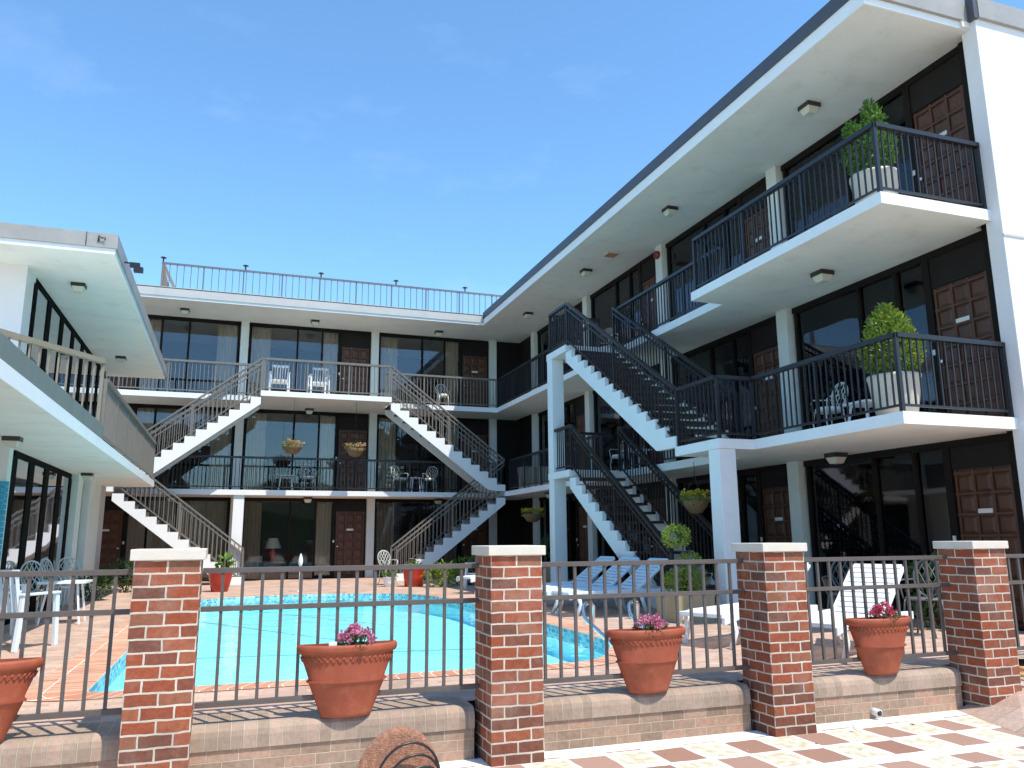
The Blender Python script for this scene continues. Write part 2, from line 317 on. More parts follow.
def leaves(mb, n, c, r, size, mi=0, shell=.55, up=.3, asp=2.6, shape=None):
    for _ in range(n):
        while True:
            p = Vector((random.uniform(-1,1), random.uniform(-1,1), random.uniform(-1,1)))
            l = p.length
            if shell < l <= 1: break
            if l <= shell and random.random() < .12: break
        if shape: p = shape(p)
        q = Vector((c[0]+p.x*r[0], c[1]+p.y*r[1], c[2]+p.z*r[2]))
        d = (p.normalized() + Vector((random.gauss(0,.6), random.gauss(0,.6), random.gauss(0,.6)+up))).normalized()
        s = d.cross(Vector((random.gauss(0,1), random.gauss(0,1), random.gauss(0,1)))).normalized()
        L = size*random.uniform(.6,1.3); W = L/asp
        nrm = d.cross(s)
        mb.add([q, q+d*L*.5+s*W*.5+nrm*L*.08, q+d*L, q+d*L*.5-s*W*.5+nrm*L*.08], [(0,1,2,3)], mi)
    return mb

# ------------------------------------------------------------------ camera + light
F_PX = 793.063
p_, y_, r_ = R(11.045), R(19.355), R(-.393)
fw = Vector((math.sin(y_)*math.cos(p_), math.cos(y_)*math.cos(p_), math.sin(p_)))
rt = Vector((math.cos(y_), -math.sin(y_), 0)); up = rt.cross(fw)
Rt = rt*math.cos(r_) + up*math.sin(r_); Up = Rt.cross(fw)
cd = bpy.data.cameras.new('camera'); cam = bpy.data.objects.new('camera', cd); COL.objects.link(cam)
mm = Matrix((Rt, Up, -fw)).transposed().to_4x4(); mm.translation = (0,0,1.2); cam.matrix_world = mm
cd.sensor_width = 36; cd.lens = F_PX/1024*36; cd.clip_end = 3000; cd.clip_start = .05
scene.camera = cam
S = Vector((.26,-.50,1)).normalized()
el = math.asin(S.z); az = math.atan2(S.x, S.y)
w = bpy.data.worlds.new('World'); scene.world = w; w.use_nodes = True; nt = w.node_tree
sk = nt.nodes.new('ShaderNodeTexSky'); sk.sky_type = 'NISHITA'; sk.sun_disc = False; sk.sun_elevation = el; sk.sun_rotation = az
sk.altitude = 0; sk.air_density = 1.0; sk.dust_density = .15; sk.ozone_density = 4.0
vm = nt.nodes.new('ShaderNodeVectorMath'); vm.operation = 'MULTIPLY'; vm.inputs[1].default_value = (.76,.98,1.03)
nt.links.new(sk.outputs[0], vm.inputs[0]); 
tcw = nt.nodes.new('ShaderNodeTexCoord'); mpw = nt.nodes.new('ShaderNodeMapping'); mpw.inputs['Scale'].default_value = (2.2,1.4,5.5); nt.links.new(tcw.outputs['Generated'], mpw.inputs[0])
nw = nt.nodes.new('ShaderNodeTexNoise'); nw.inputs['Scale'].default_value = 1.6; nw.inputs['Detail'].default_value = 9; nw.inputs['Roughness'].default_value = .62; nt.links.new(mpw.outputs[0], nw.inputs[0])
rw_ = nt.nodes.new('ShaderNodeMapRange'); rw_.inputs[1].default_value = .56; rw_.inputs[2].default_value = .85; rw_.inputs[4].default_value = .14; nt.links.new(nw.outputs[0], rw_.inputs[0])
mw = nt.nodes.new('ShaderNodeMix'); mw.data_type = 'RGBA'; nt.links.new(rw_.outputs[0], mw.inputs[0]); nt.links.new(vm.outputs[0], mw.inputs[6]); mw.inputs[7].default_value = (4.6,5.2,5.8,1)
nt.links.new(mw.outputs[2], nt.nodes['Background'].inputs[0]); nt.nodes['Background'].inputs[1].default_value = .15
ld = bpy.data.lights.new('sun','SUN'); ld.energy = 3.0; ld.angle = R(.53); ld.color = (1,.925,.82)
sun = bpy.data.objects.new('sun', ld); COL.objects.link(sun); sun.rotation_euler = S.to_track_quat('Z','Y').to_euler(); sun.location = (0,0,30)
vs = scene.view_settings; vs.view_transform = 'Standard'; vs.look = 'None'; vs.gamma = 1; vs.exposure = .95
scene.cycles.transparent_max_bounces = 24; scene.cycles.max_bounces = 10; scene.cycles.diffuse_bounces = 6
try: scene.cycles.use_denoising = True
except Exception: pass

# ------------------------------------------------------------------ ground, deck, pool
Z1, Z2, Z3, ZR = 0.0, 2.683, 5.517, 8.216      # floor levels, roof soffit
Z2b, Z3b = 2.53, 5.362
mb = MB(); mb.add([(-900,-900,-.40),(900,-900,-.40),(900,900,-.40),(-900,900,-.40)], [(0,1,2,3)])
tag(mb.build('ground', M['ground']), kind='structure')
mb = MB(); mb.box(-8,12,-3,5.9,-.39,-.36)
tag(mb.build('patio_paving', M['mosaic']), kind='structure')
# sloping concrete apron at the right
mb = MB()
mb.add([(6.35,5.9,-.3585),(6.02,4.95,-.3585),(5.9,3.0,-.3585),(12,3.0,-.3585),(12,5.9,-.0),(7.1,5.9,-.13),
        (12,3.0,-.36),(12,7.2,-.0),(7.1,7.2,-.13)],
       [(0,1,2,3,4,5)]).add([(7.05,5.9,-.14),(12,5.9,0.0),(12,7.2,.0),(7.05,7.2,-.1)], [(0,1,2,3)])
tag(mb.build('pavement', M['apron']), kind='structure')

def rounded(pts, rad, n=6):
    out = []; L = len(pts)
    for i in range(L):
        p0 = Vector(pts[i-1]); p1 = Vector(pts[i]); p2 = Vector(pts[(i+1)%L]); r = rad[i]
        a = (p0-p1).normalized(); b = (p2-p1).normalized(); A = p1+a*r; B = p1+b*r
        for k in range(n+1):
            t = k/n; out.append(((1-t)**2)*A + 2*t*(1-t)*p1 + t*t*B)
    return out
pool = rounded([(-1.02,7.5),(3.55,7.5),(4.35,8.8),(4.42,16.2),(3.9,18.3),(1.8,19.15),(-.3,18.6),(-.95,17.2)], [.12,.5,.7,1.0,.9,1.1,.8,.8])
def offs(poly, d):
    out = []; L = len(poly)
    for i in range(L):
        a = poly[i-1]; b = poly[i]; c = poly[(i+1)%L]
        t = (c-a).normalized(); n = Vector((t.y, -t.x)); out.append(b + n*(d(b) if callable(d) else d))
    return out
cope_out = offs(pool, lambda p: .30 if p.y < 7.9 or p.y > 17 else .45)
cope_out[0:7] = [Vector((-1.5,7.62)),Vector((-1.49,7.5)),Vector((-1.46,7.4)),Vector((-1.40,7.3)),Vector((-1.3,7.24)),Vector((-1.2,7.21)),Vector((-1.05,7.2))]
# deck: ring from coping outer edge to a big rectangle (fan by matching indices)
def ring(inner, outer, zi, zo, name, mat, uvlen=True):
    L = len(inner); vs = [(p.x,p.y,zi) for p in inner]+[(p.x,p.y,zo) for p in outer]
    fs = [(i,(i+1)%L,L+(i+1)%L,L+i) for i in range(L)]
    mb = MB(); mb.add(vs, [f[::-1] for f in fs]); o = mb.build(name, mat)
    return o
o = ring(pool, cope_out, .006, .006, 'pool_coping', M['poolcope']); tag(o, kind='structure')
me = o.data; ul = me.uv_layers[0]; L = len(pool); acc = [0]
for i in range(L): acc.append(acc[-1]+(pool[(i+1)%L]-pool[i]).length)
for p in me.polygons:
    i = p.index
    uvm = {i:(acc[i],0), (i+1)%L:(acc[i+1],0), L+i:(acc[i],(cope_out[i]-pool[i]).length), L+(i+1)%L:(acc[i+1],(cope_out[(i+1)%L]-pool[(i+1)%L]).length)}
    for li in p.loop_indices: ul.data[li].uv = uvm[me.loops[li].vertex_index]
# deck polygon with a hole: triangulate with bmesh
import bmesh
bm = bmesh.new()
ov = [bm.verts.new((x,y,0)) for x,y in ((-12,6.1),(13,6.1),(13,32),(-12,32))]
iv = [bm.verts.new((p.x,p.y,0)) for p in offs(pool,.1)]
es = [bm.edges.new((a[i],a[(i+1)%len(a)])) for a in (ov,iv) for i in range(len(a))]
bmesh.ops.triangle_fill(bm, use_beauty=True, use_dissolve=False, edges=es)
for f in bm.faces:
    f.normal_update()
    if f.normal.z < 0: f.normal_flip()
me = bpy.data.meshes.new('deck'); bm.to_mesh(me); bm.free(); me.materials.append(M['deck'])
ul = me.uv_layers.new(name='uv')
for l in me.loops: co = me.vertices[l.vertex_index].co; ul.data[l.index].uv = (co.x, co.y)
o = bpy.data.objects.new('pool_deck', me); COL.objects.link(o); tag(o, kind='structure')
mb = MB(); L = len(pool)
mb.add([(p.x,p.y,0.004) for p in pool]+[(p.x,p.y,-.17) for p in pool]+[(p.x,p.y,-.385) for p in pool],
       [(i,(i+1)%L,L+(i+1)%L,L+i) for i in range(L)])
mb.add([(p.x,p.y,-.17) for p in pool]+[(p.x,p.y,-.385) for p in pool], [(i,(i+1)%L,L+(i+1)%L,L+i) for i in range(L)]+[tuple(range(L,2*L))], 1)
o = mb.build('pool_basin', [M['pooltile'], M['plaster']]); tag(o, kind='structure')
ul = o.data.uv_layers[0]
for p in o.data.polygons:
    if p.material_index == 0 and p.index < L:
        for li in p.loop_indices:
            vi = o.data.loops[li].vertex_index; i = vi % L
            uu = acc[i] if i != 0 or p.index == 0 else acc[L]
            ul.data[li].uv = (uu, o.data.vertices[vi].co.z)
mb = MB(); mb.add([(p.x,p.y,-.07) for p in offs(pool,-.002)], [tuple(range(L))])
tag(mb.build('pool_water', M['water']), kind='structure')

# ------------------------------------------------------------------ front boundary
GZ = -.37
PX = [-.562, 1.812, 4.185, 6.478]
pil0 = None
plabels = ['brick pillar at the left, between the lettered-free leftmost fence panel and the pool','','','']
plabels = ['red brick pillar furthest left, standing in front of the left end of the pool',
           'red brick pillar in the middle, in front of the right end of the pool, under the staircases',
           'red brick pillar beside the white landing column, second from the right',
           'red brick pillar furthest right, beside the concrete apron']
for i, x in enumerate(PX):
    r0 = thing('brick_pillar', plabels[i], 'pillar', (x,5.65,GZ), 0, 'brick pillars along the front wall') if i == 0 else dup(pil0, (x,5.65,GZ), 0, plabels[i])
    if i == 0:
        pil0 = r0
        mb = MB(); mb.box(0,.4,0,.4,-.1,1.449); mb.build('shaft', M['pillar'], r0, bevel=.004)
        mb = MB(); mb.box(-.024,.424,-.024,.424,1.449,1.52); mb.build('capstone', M['cap'], r0, bevel=.006)
# low walls
wlab = ['low brick wall at the far left under the cut-off terracotta pot', 'low brick wall between the two left pillars, under the largest terracotta pot',
        'low brick wall between the middle pillar and the next, with a damp stain below the pot', 'low brick wall on the right, with a drain pipe end at its foot',
        ]
segs = [(-3.2, PX[0]-.02), (PX[0]+.4, PX[1]-.05), (PX[1]+.4, PX[2]-.05), (PX[2]+.4, PX[3]-.05)]
for (x0, x1), lb in zip(segs, wlab):
    Lw = x1-x0
    r0 = thing('low_wall', lb, 'wall', (x0,5.9,GZ), 0, 'low walls between the pillars')
    mb = MB(); mb.box(0,Lw,0,.28,-.1,.22); mb.build('brickwork', M['lowwall'], r0)
    mb = MB(); mb.box(0,Lw,.004,.40,.2,.368); o = mb.build('ledge', M['ledge'], r0)
    prof = [(0.0,.22),(0.0,.30),(.008,.335),(.03,.36),(.06,.37),(.42,.372),(.42,.22)]
    vs_ = [(xx, yy-.014, zz) for xx in (0,Lw) for yy, zz in prof]; n = len(prof)
    o.data.clear_geometry(); me = o.data
    me.from_pydata(vs_, [], [tuple(range(n))[::-1], tuple(range(n,2*n))]+[(i, (i+1)%n, n+(i+1)%n, n+i) for i in range(n)])
    me.update()
    ul = me.uv_layers[0] if me.uv_layers else me.uv_layers.new(name='uv')
    for p in me.polygons:
        p.use_smooth = False
        for li in p.loop_indices:
            co = me.vertices[me.loops[li].vertex_index].co; ul.data[li].uv = (co.x if abs(p.normal.x) < .5 else co.y, (co.z-.2 if abs(p.normal.z) < .9 else .2+co.y)*.8)
# drain pipe end in the wall
mb = MB(); mb.tube([(5.40,5.93,-.30),(5.40,5.83,-.305)], .033, 14); mb.tube([(5.40,5.829,-.305),(5.40,5.826,-.305)], .024, 14, mi=1)
o = mb.build('drain_pipe', [M['pvc'], M['black']]); tag(o, 'short white pipe stub poking out of the foot of the right low wall', 'pipe')

def fence_panel(x0, x1, label, postL=True, postR=True):
    Lw = x1-x0; r0 = thing('fence_panel', label, 'fence', (x0,5.955,0), 0, 'metal fence panels between the pillars')
    for nm, z, h in (('top_rail',1.0,.036),('middle_rail',.745,.034),('bottom_rail',.128,.034)):
        mb = MB(); mb.box(0,Lw,-.018,.018,z-h/2,z+h/2); mb.build(nm, M['fence'], r0, bevel=.002)
    n = round(Lw/.128); mb = MB()
    for k in range(1, n):
        x = Lw*k/n; mb.box(x-.0108,x+.0108,-.0108,.0108,.13,1.0)
    mb.build('bars', M['fence'], r0)
    for flag, x in ((postL,.022),(postR,Lw-.022)):
        if flag:
            mb = MB(); mb.box(x-.022,x+.022,-.024,.024,.0,1.03); mb.build('post', M['fence'], r0)
fence_panel(-3.2, PX[0]-.005, 'grey metal fence panel at the far left, before the leftmost pillar', True, False)
fence_panel(PX[0]+.405, PX[1]-.005, 'widest grey metal fence panel, in front of the middle of the pool', False, False)
fence_panel(PX[1]+.405, PX[2]-.005, 'grey metal fence panel in front of the pool ladder', True, False)
fence_panel(PX[2]+.405, PX[3]-.005, 'grey metal fence panel in front of the raised white lounger', True, False)
fence_panel(PX[3]+.405, PX[3]+2.6, 'grey metal fence panel right of the last pillar', True, True)

# terracotta half pots on the ledge
def pot_profile():
    return [(.0,.0),(.172,.0),(.180,.02),(.262,.225),(.268,.232),(.270,.245),(.264,.255),(.315,.395),(.318,.42),(.340,.425),(.352,.445),(.352,.468),(.342,.482),(.325,.484),(.318,.47),(.305,.42),(.0,.42)]
pots = [(.835,'terracotta pot with purple-pink flowers and a white tag, in front of the pool', 'a'),
        (3.21,'terracotta pot with small pink flowers, in front of the pool ladder', 'b'),
        (5.55,'terracotta pot with bright red-pink flowers, in front of the raised white lounger', 'c'),
        (-1.41,'terracotta pot cut off by the left edge of the picture', 'd')]
pot0 = None
for x, lb, k in pots:
    if pot0 is None:
        pot0 = thing('flower_pot', lb, 'flower pot', (x,5.925,0.004), 0, 'terracotta pots on the ledge')
        pot = pot0
        mb = MB(); mb.lathe(pot_profile(), n=48, a0=-math.pi, a1=0, sy=.5)
        n = len(pot_profile())
        pp = [(r_, z_) for r_, z_ in pot_profile()[:14]]
        mb.add([(r,0,z) for r,z in pp]+[(-r,0,z) for r,z in reversed(pp)], [tuple(range(2*len(pp)))])
        mb.build('pot', M['terra'], pot0)
        # pressed decoration: scalloped swags under the rim and a rope bead at mid height
        mb = MB(); ns = 22
        for j in range(ns):
            a0 = -math.pi*j/ns; pts = []
            for q in range(7):
                t = q/6; a = a0-math.pi/ns*t; z = .405-.035*math.sin(math.pi*t); rr = .264+(z-.255)*.364+.004
                pts.append((rr*math.cos(a), rr*math.sin(a)*.5, z))
            mb.tube(pts, .0045, 5)
        mb.build('swag_relief', M['terra'], pot0); mb = MB()
        for j in range(60):
            a = -math.pi*(j+.5)/60; c = (.270*math.cos(a), .270*.5*math.sin(a), .238)
            mb.box(c[0]-.007,c[0]+.007,c[1]-.006,c[1]+.006,c[2]-.006,c[2]+.006)
        mb.build('bead_band', M['terra'], pot0)
        mb = MB(); mb.lathe([(0,.445),(.31,.44)], n=24, a0=-math.pi, a1=0, sy=.48); mb.build('soil', M['soil'], pot0)
    else:
        pot = dup(pot0, (x,5.925,.004), 0, lb)
    if k == 'd': continue
    pot.update_tag()
def flowers(parent_i, cx, w, h, bloom, nleaf, nb):
    pot = [o for o in COL.objects if o.name.startswith('flower_pot')][parent_i]
    mb = MB(); leaves(mb, nleaf, (cx,-.08,.475), (w,.1,h*.6), .035, shell=.1); mb.build('foliage', M['leaf_dark'], pot)
    mb = MB()
    for _ in range(nb):
        a = random.uniform(0,6.28); rr = random.random()**.5
        c = (cx+rr*w*math.cos(a), -.08+rr*.08*math.sin(a), .475+h*(1-rr*rr*.7)*random.uniform(.5,1))
        leaves(mb, 16, c, (.02,.02,.015), .02, shell=.2, asp=1.2, up=.6)
    mb.build('blossoms', bloom, pot)
flowers(0, .05, .125, .14, M['bloom_pink'], 380, 50)
flowers(1, 0.0, .14, .14, M['bloom_pink'], 340, 36)
flowers(2, .01, .13, .14, M['bloom_red'], 340, 42)
mb = MB(); mb.box(-.145,-.09,-.11,-.106,.43,.505); mb.build('plant_tag', M['plastic'], pot0)

# ------------------------------------------------------------------ building parts
def room_bay(template=None):
    pass
DOOR_W, DOOR_H = .97, 2.12
BW = 4.05
def bay_meshes(H, W):
    d = {}
    # door leaf
    mb = MB(); mb.box(.04,DOOR_W,-.12,-.07,.02,DOOR_H); d['door'] = mb.mesh('door', M['wood_groove'])
    mb = MB(); nx, nz = 3, 7
    pw = (DOOR_W-.04-.08)/nx; ph = (DOOR_H-.12)/nz
    for i in range(nx):
        for j in range(nz):
            x0 = .08+i*pw+.02; z0 = .06+j*ph+.02; x1 = x0+pw-.04; z1 = z0+ph-.04
            e = .045
            mb.add([(x0,-.07,z0),(x1,-.07,z0),(x1,-.07,z1),(x0,-.07,z1),(x0+e,-.045,z0+e),(x1-e,-.045,z0+e),(x1-e,-.045,z1-e),(x0+e,-.045,z1-e)],
                   [(4,7,6,5),(0,4,5,1),(1,5,6,2),(2,6,7,3),(3,7,4,0)])
    for i in range(nx+1): x = .08+i*pw; mb.box(x-.018,x+.018,-.07,-.05,.03,DOOR_H-.01)
    for j in range(nz+1): z = .06+j*ph; mb.box(.045,DOOR_W-.005,-.07,-.052,z-.018,z+.018)
    d['panels'] = mb.mesh('raised_panels', M['wood'])
    mb = MB(); mb.box(.40,.62,-.05,-.038,1.50,1.56); d['plaque'] = mb.mesh('number_plaque', M['plaque'])
    mb = MB(); mb.tube([(DOOR_W-.07,-.05,1.0),(DOOR_W-.07,.0,1.0)], .012, 8); mb.tube([(DOOR_W-.07,-.005,1.0),(DOOR_W-.07,.02,1.0)], .03, 10); d['knob'] = mb.mesh('door_knob', M['chrome'])
    # frame
    mb = MB(); f = .06
    mb.box(0,W,-.14,-.02,H-.10,H); mb.box(0,W,-.14,-.02,.0,.018)
    mb.box(0,.04,-.14,-.02,.018,H-.1); mb.box(DOOR_W,DOOR_W+.12,-.14,-.02,.018,H-.1)
    for x in (1.62, 2.42, W-.06): mb.box(x-.03,x+.03,-.13,-.03,.018,H-.1)
    mb.box(DOOR_W+.12,1.59,-.12,-.05,.018,.1)
    d['frame'] = mb.mesh('frame', M['frame'])
    mb = MB(); mb.box(.04,DOOR_W,-.12,-.04,DOOR_H,H-.10); d['transom'] = mb.mesh('transom', M['header'])
    d['panes'] = []
    for a, b in ((DOOR_W+.12,1.59),(1.65,2.39),(2.45,W-.09)):
        mb = MB(); mb.box(a,b,-.085,-.078,.018,H-.10); d['panes'].append(mb.mesh('pane', M['glass']))
    mb = MB(); mb.box(DOOR_W+.035,DOOR_W+.085,-.02,-.008,1.12,1.20); d['bell'] = mb.mesh('light_switch', M['plaque'])
    return d
def curtain_mesh(w, H, mat, seed=0, amp=.035, per=.11):
    rnd = random.Random(seed); mb = MB(); n = max(6,int(w/.018)); ph = rnd.random()*6
    fr = []; back = []
    for i in range(n+1):
        x = w*i/n; y = amp*math.sin(2*math.pi*x/per+ph+.8*math.sin(x*7+seed)) * (.7+.3*math.sin(x*11+seed))
        fr.append((x,y))
    vs_ = [(x,y,0.03) for x,y in fr]+[(x,y,H) for x,y in fr]
    mb.add(vs_, [(i,i+1,n+2+i,n+1+i) for i in range(n)], smooth=True)
    return mb.mesh('curtain', mat)
BAY = {}
def link(name, me, parent, loc, rz):
    o = bpy.data.objects.new(name, me); COL.objects.link(o); o.parent = parent; o.location = loc; o.rotation_euler = (0,0,rz); return o
bayno = [0]
CUR = {}
def curt(w, H, dark, seed):
    k = (round(w,2), round(H,2), dark, seed)
    if k not in CUR: CUR[k] = curtain_mesh(w, H, M['curtain_dark' if dark else 'curtain'], seed)
    return CUR[k]
def place_bay(root, ox, oy, z, rz, H, W, curtains, mir=False):
    key = (round(H,3), round(W,3))
    if key not in BAY: BAY[key] = bay_meshes(H, W)
    d = BAY[key]; loc = (ox,oy,z); bayno[0] += 1
    dr = link('door', d['door'], root, loc, rz); sc_ = (-1 if mir else 1, 1, 1); dr.scale = sc_
    for nm, k in (('raised_panels','panels'),('number_plaque','plaque'),('door_knob','knob')): link(nm, d[k], dr, (0,0,0), 0)
    link('transom', d['transom'], root, loc, rz).scale = sc_
    wf = link('window', d['frame'], root, loc, rz); wf.scale = sc_
    for p in d['panes']: link('pane', p, wf, (0,0,0), 0)
    link('light_switch', d['bell'], root, loc, rz).scale = sc_
    ca, sa = math.cos(rz), math.sin(rz)
    for s, w_, dark in curtains:
        n_ = -.17; s = -(s+w_) if mir else s; link('curtain', curt(w_, H-.12, dark, int(s*10)%5), root, (ox+s*ca-n_*sa, oy+s*sa+n_*ca, z), rz)

def ceiling_light(root, x, y, z, s=1.0):
    mb = MB(); mb.prism([(-.13*s,-.13*s),(.13*s,-.13*s),(.13*s,.13*s),(-.13*s,.13*s)], -.075*s, 0)
    o = mb.build('ceiling_light', M['lamp_base'], root, (x,y,z), bevel=.006)
    mb = MB(); a, b, c = .115*s, .075*s, -.075*s
    vs_ = [(-a,-a,c),(a,-a,c),(a,a,c),(-a,a,c),(-b,-b,c-.10*s),(b,-b,c-.10*s),(b,b,c-.10*s),(-b,b,c-.10*s)]
    mb.add(vs_, [(0,1,5,4),(1,2,6,5),(2,3,7,6),(3,0,4,7),(4,5,6,7)])
    mb.build('lens', M['lens'], o, bevel=.01)

class PB:
    def __init__(s): s.l = []
    def bar(s, *a, **k): m = MB(); m.bar(*a, **k); s.l.append(m); return s
    def build(s, name, mat, parent):
        for m in s.l: m.build(name, mat, parent)
def railing(root, pts, mat, H=1.0, sp=.115, post=.05, hw=.085, hh=.06, bar=.019, posts_every=1.4, bottom=.09, name='railing', endposts=True, proud=0):
    """pts: list of points on the floor line the rail stands on"""
    mb = MB(); hr = MB(); pm = PB()
    for a, b in zip(pts[:-1], pts[1:]):
        a = Vector(a); b = Vector(b); Lh = math.hypot(b.x-a.x, b.y-a.y); d = (b-a)
        up_ = Vector((0,0,1)); u = d.normalized()*hw*.5
        hr.bar(a+up_*(H-hh/2)-u*.0, b+up_*(H-hh/2)+u*.0, hw, hh, vert=True)
        mb.bar(a+up_*bottom, b+up_*bottom, .028, .03, vert=True)
        n = max(1, round(Lh/sp)); pn = max(1, round(Lh/posts_every))
        pset = [Lh*k/pn for k in range(1, pn)]
        for k in range(1, n):
            q = a+d*(k/n)
            if any(abs(Lh*k/n-pp) < sp*.4 for pp in pset): continue
            mb.bar(q+up_*bottom, q+up_*(H-hh), bar, bar)
        for pp in pset:
            q = a+d*(pp/Lh); pm.bar(q, q+up_*(H-hh), post*.8, post*.8)
    for i, p in enumerate(pts):
        if not endposts and i in (0, len(pts)-1): continue
        p = Vector(p); pm.bar(p, p+Vector((0,0,H-.003)), post, post)
    o = mb.build(name, mat, root); pm.build('post', mat, o); hr.build('handrail', mat, o)
    return o

# ---- right wing (facade faces -x, at x=9.6)
XW = 9.6
rw = thing('hotel_wing', 'tall white three-storey hotel wing on the right, with projecting corner balconies', 'building')
mb = MB()
yb = [7.63, 11.99, 16.35, 20.7, 25.05]
for lv, (z0, z1) in enumerate(((Z1,Z2b),(Z2,Z3b),(Z3,ZR))):
    for k in range(4):
        place_bay(rw, XW, yb[k], z0, R(90), z1-z0, BW, [(DOOR_W+.14,.52,False),(3.15,.8, True)] if lv else [(DOOR_W+.14,.52,False),(2.9,1.05,True)])
# columns
for lv, (z0, z1) in enumerate(((Z1,Z2b),(Z2,Z3b),(Z3,ZR))):
    for k in range(1,5):
        mb = MB(); mb.box(XW-.10,XW+.15,yb[k]-.30,yb[k]-.002,z0,z1); mb.build('column', M['column'], rw)
# interior
mb = MB()
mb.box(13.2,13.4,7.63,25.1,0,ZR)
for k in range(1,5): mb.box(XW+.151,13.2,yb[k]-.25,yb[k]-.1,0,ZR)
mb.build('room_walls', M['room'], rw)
mb = MB(); mb.box(XW,XW+.15,25.06,26.66,0,ZR-.001); mb.build('corner_panel', M['header'], rw)
mb = MB(); mb.box(XW-.02,XW+.1,7.461,7.629,0,ZR-.001); mb.build('jamb', M['frame'], rw)
# slabs
def slab(root, polys, zb, zt, name='floor_slab'):
    mb = MB(); mb.prism(polys, zb, zt-.012, 0); o = mb.build(name, M['soffit'], root)
    # white edge band
    mb = MB(); n = len(polys); P = [Vector(p) for p in polys]
    return o
def edge_band(root, pts, zb, zt, t=.012, closed=False, mat='white'):
    """white painted fascia running along pts, outside on the right-hand side"""
    mb = MB(); P = [Vector(p) for p in pts]; n = len(P); off = []
    for i in range(n):
        ds = []
        if i > 0: ds.append((P[i]-P[i-1]).normalized())
        if i < n-1: ds.append((P[i+1]-P[i]).normalized())
        ns = [Vector((d.y,-d.x)) for d in ds]
        if len(ns) == 2:
            b = (ns[0]+ns[1]).normalized(); b = b/max(.2,b.dot(ns[0]))
        else: b = ns[0]
        off.append(P[i]+b*t)
    for i in range(n-1):
        a, b, c, d = P[i], P[i+1], off[i+1], off[i]
        mb.add([(a.x,a.y,zb),(b.x,b.y,zb),(c.x,c.y,zb),(d.x,d.y,zb),(a.x,a.y,zt),(b.x,b.y,zt),(c.x,c.y,zt),(d.x,d.y,zt)],
               [(0,1,2,3),(7,6,5,4),(2,6,7,3),(0,4,5,1),(1,5,6,2),(0,3,7,4)])
    return mb.build('slab_edge', M[mat], root)
YS, YT, XS, XB, XT = 25.0, 23.97, 8.25, 7.59, 6.95
# floor 3 (walking level Z3)
r3 = [(XB,7.37),(9.46,7.37),(9.46,7.64),(13.2,7.64),(13.2,25.05),(XS,25.05),(XS,17.235),(XT,17.235),(XT,16.11),(XS,16.11),(XS,11.83),(XB,11.83)]
slab(rw, r3, Z3b, Z3)
edge_band(rw, [(XS,24.99),(XS,17.235),(XT,17.235),(XT,16.11),(XS,16.11),(XS,11.83),(XB,11.83),(XB,7.37),(9.46,7.37)], Z3b, Z3, .012)
r2 = [(XB,7.37),(9.46,7.37),(9.46,7.64),(13.2,7.64),(13.2,25.05),(XS,25.05),(XS,17.235),(XT,17.235),(XT,16.02),(XS,16.02),(XS,11.55),(XT,11.55),(XT,10.31),(XB,10.31)]
slab(rw, r2, Z2b, Z2)
edge_band(rw, [(XS,24.99),(XS,17.235),(XT,17.235),(XT,16.02),(XS,16.02),(XS,11.55),(XT,11.55),(XT,10.31),(XB,10.31),(XB,7.37),(9.46,7.37)], Z2b, Z2, .012)
# roof
XR = 7.64
mb = MB(); mb.prism([(XR,7.37),(9.3,7.37),(9.3,7.3),(14,7.3),(14,31),(XR,31)], ZR, ZR+.40); mb.build('roof', M['soffit'], rw)
mb = MB()
mb.box(XR-.03,XR-.001,7.3695,24.5,ZR-.004,ZR+.211); mb.box(XR-.03,9.459,7.34,7.369,ZR-.004,ZR+.12)
mb.build('roof_fascia', M['white'], rw)
mb = MB(); mb.box(XR-.06,XR-.031,7.3395,24.48,ZR+.205,ZR+.40); mb.box(XR-.06,XR+.2,7.3395,24.48,ZR+.40,ZR+.42); mb.build('roof_edge_trim', M['coping_dark'], rw)
mb = MB(); mb.box(XR-.063,9.40,7.29,7.339,ZR+.10,ZR+.41); mb.box(9.485,16,7.17,7.22,ZR+.11,ZR+.42); mb.box(9.5,16,7.2,7.5,ZR+.42,ZR+.44); mb.build('metal_coping', M['coping_metal'], rw)
mb = MB(); mb.box(9.40,9.484,7.18,7.30,ZR+.09,ZR+.43); mb.build('coping_joint', M['coping_dark'], rw)
# end wall
mb = MB(); mb.box(9.46,16,7.225,7.46,-.3,ZR+.30); mb.build('end_wall', M['stucco'], rw, bevel=.01)
mb = MB(); mb.box(9.452,16,7.213,7.226,5.10,5.13); mb.build('joint_strip', M['fascia_grey'], rw)
# railings right wing
RD = M['rail_shaded']
railing(rw, [(9.44,7.43,Z3),(XB+.06,7.43,Z3),(XB+.06,11.77,Z3),(XS+.06,11.77,Z3)], RD)
railing(rw, [(XS+.06,11.80,Z3),(XS+.06,16.08,Z3)], RD)
railing(rw, [(XT+.06,16.13,Z3),(XT+.06,17.17,Z3),(XS+.06,17.17,Z3),(XS+.06,24.9,Z3)], RD)
railing(rw, [(9.44,7.43,Z2),(XB+.06,7.43,Z2),(XB+.06,10.37,Z2),(XT+.06,10.37,Z2),(XT+.06,11.53,Z2)], RD)
railing(rw, [(XS+.06,11.6,Z2),(XS+.06,16.0,Z2)], RD)
railing(rw, [(XT+.06,16.04,Z2),(XT+.06,17.17,Z2),(XS+.06,17.17,Z2),(XS+.06,23.9,Z2)], RD)
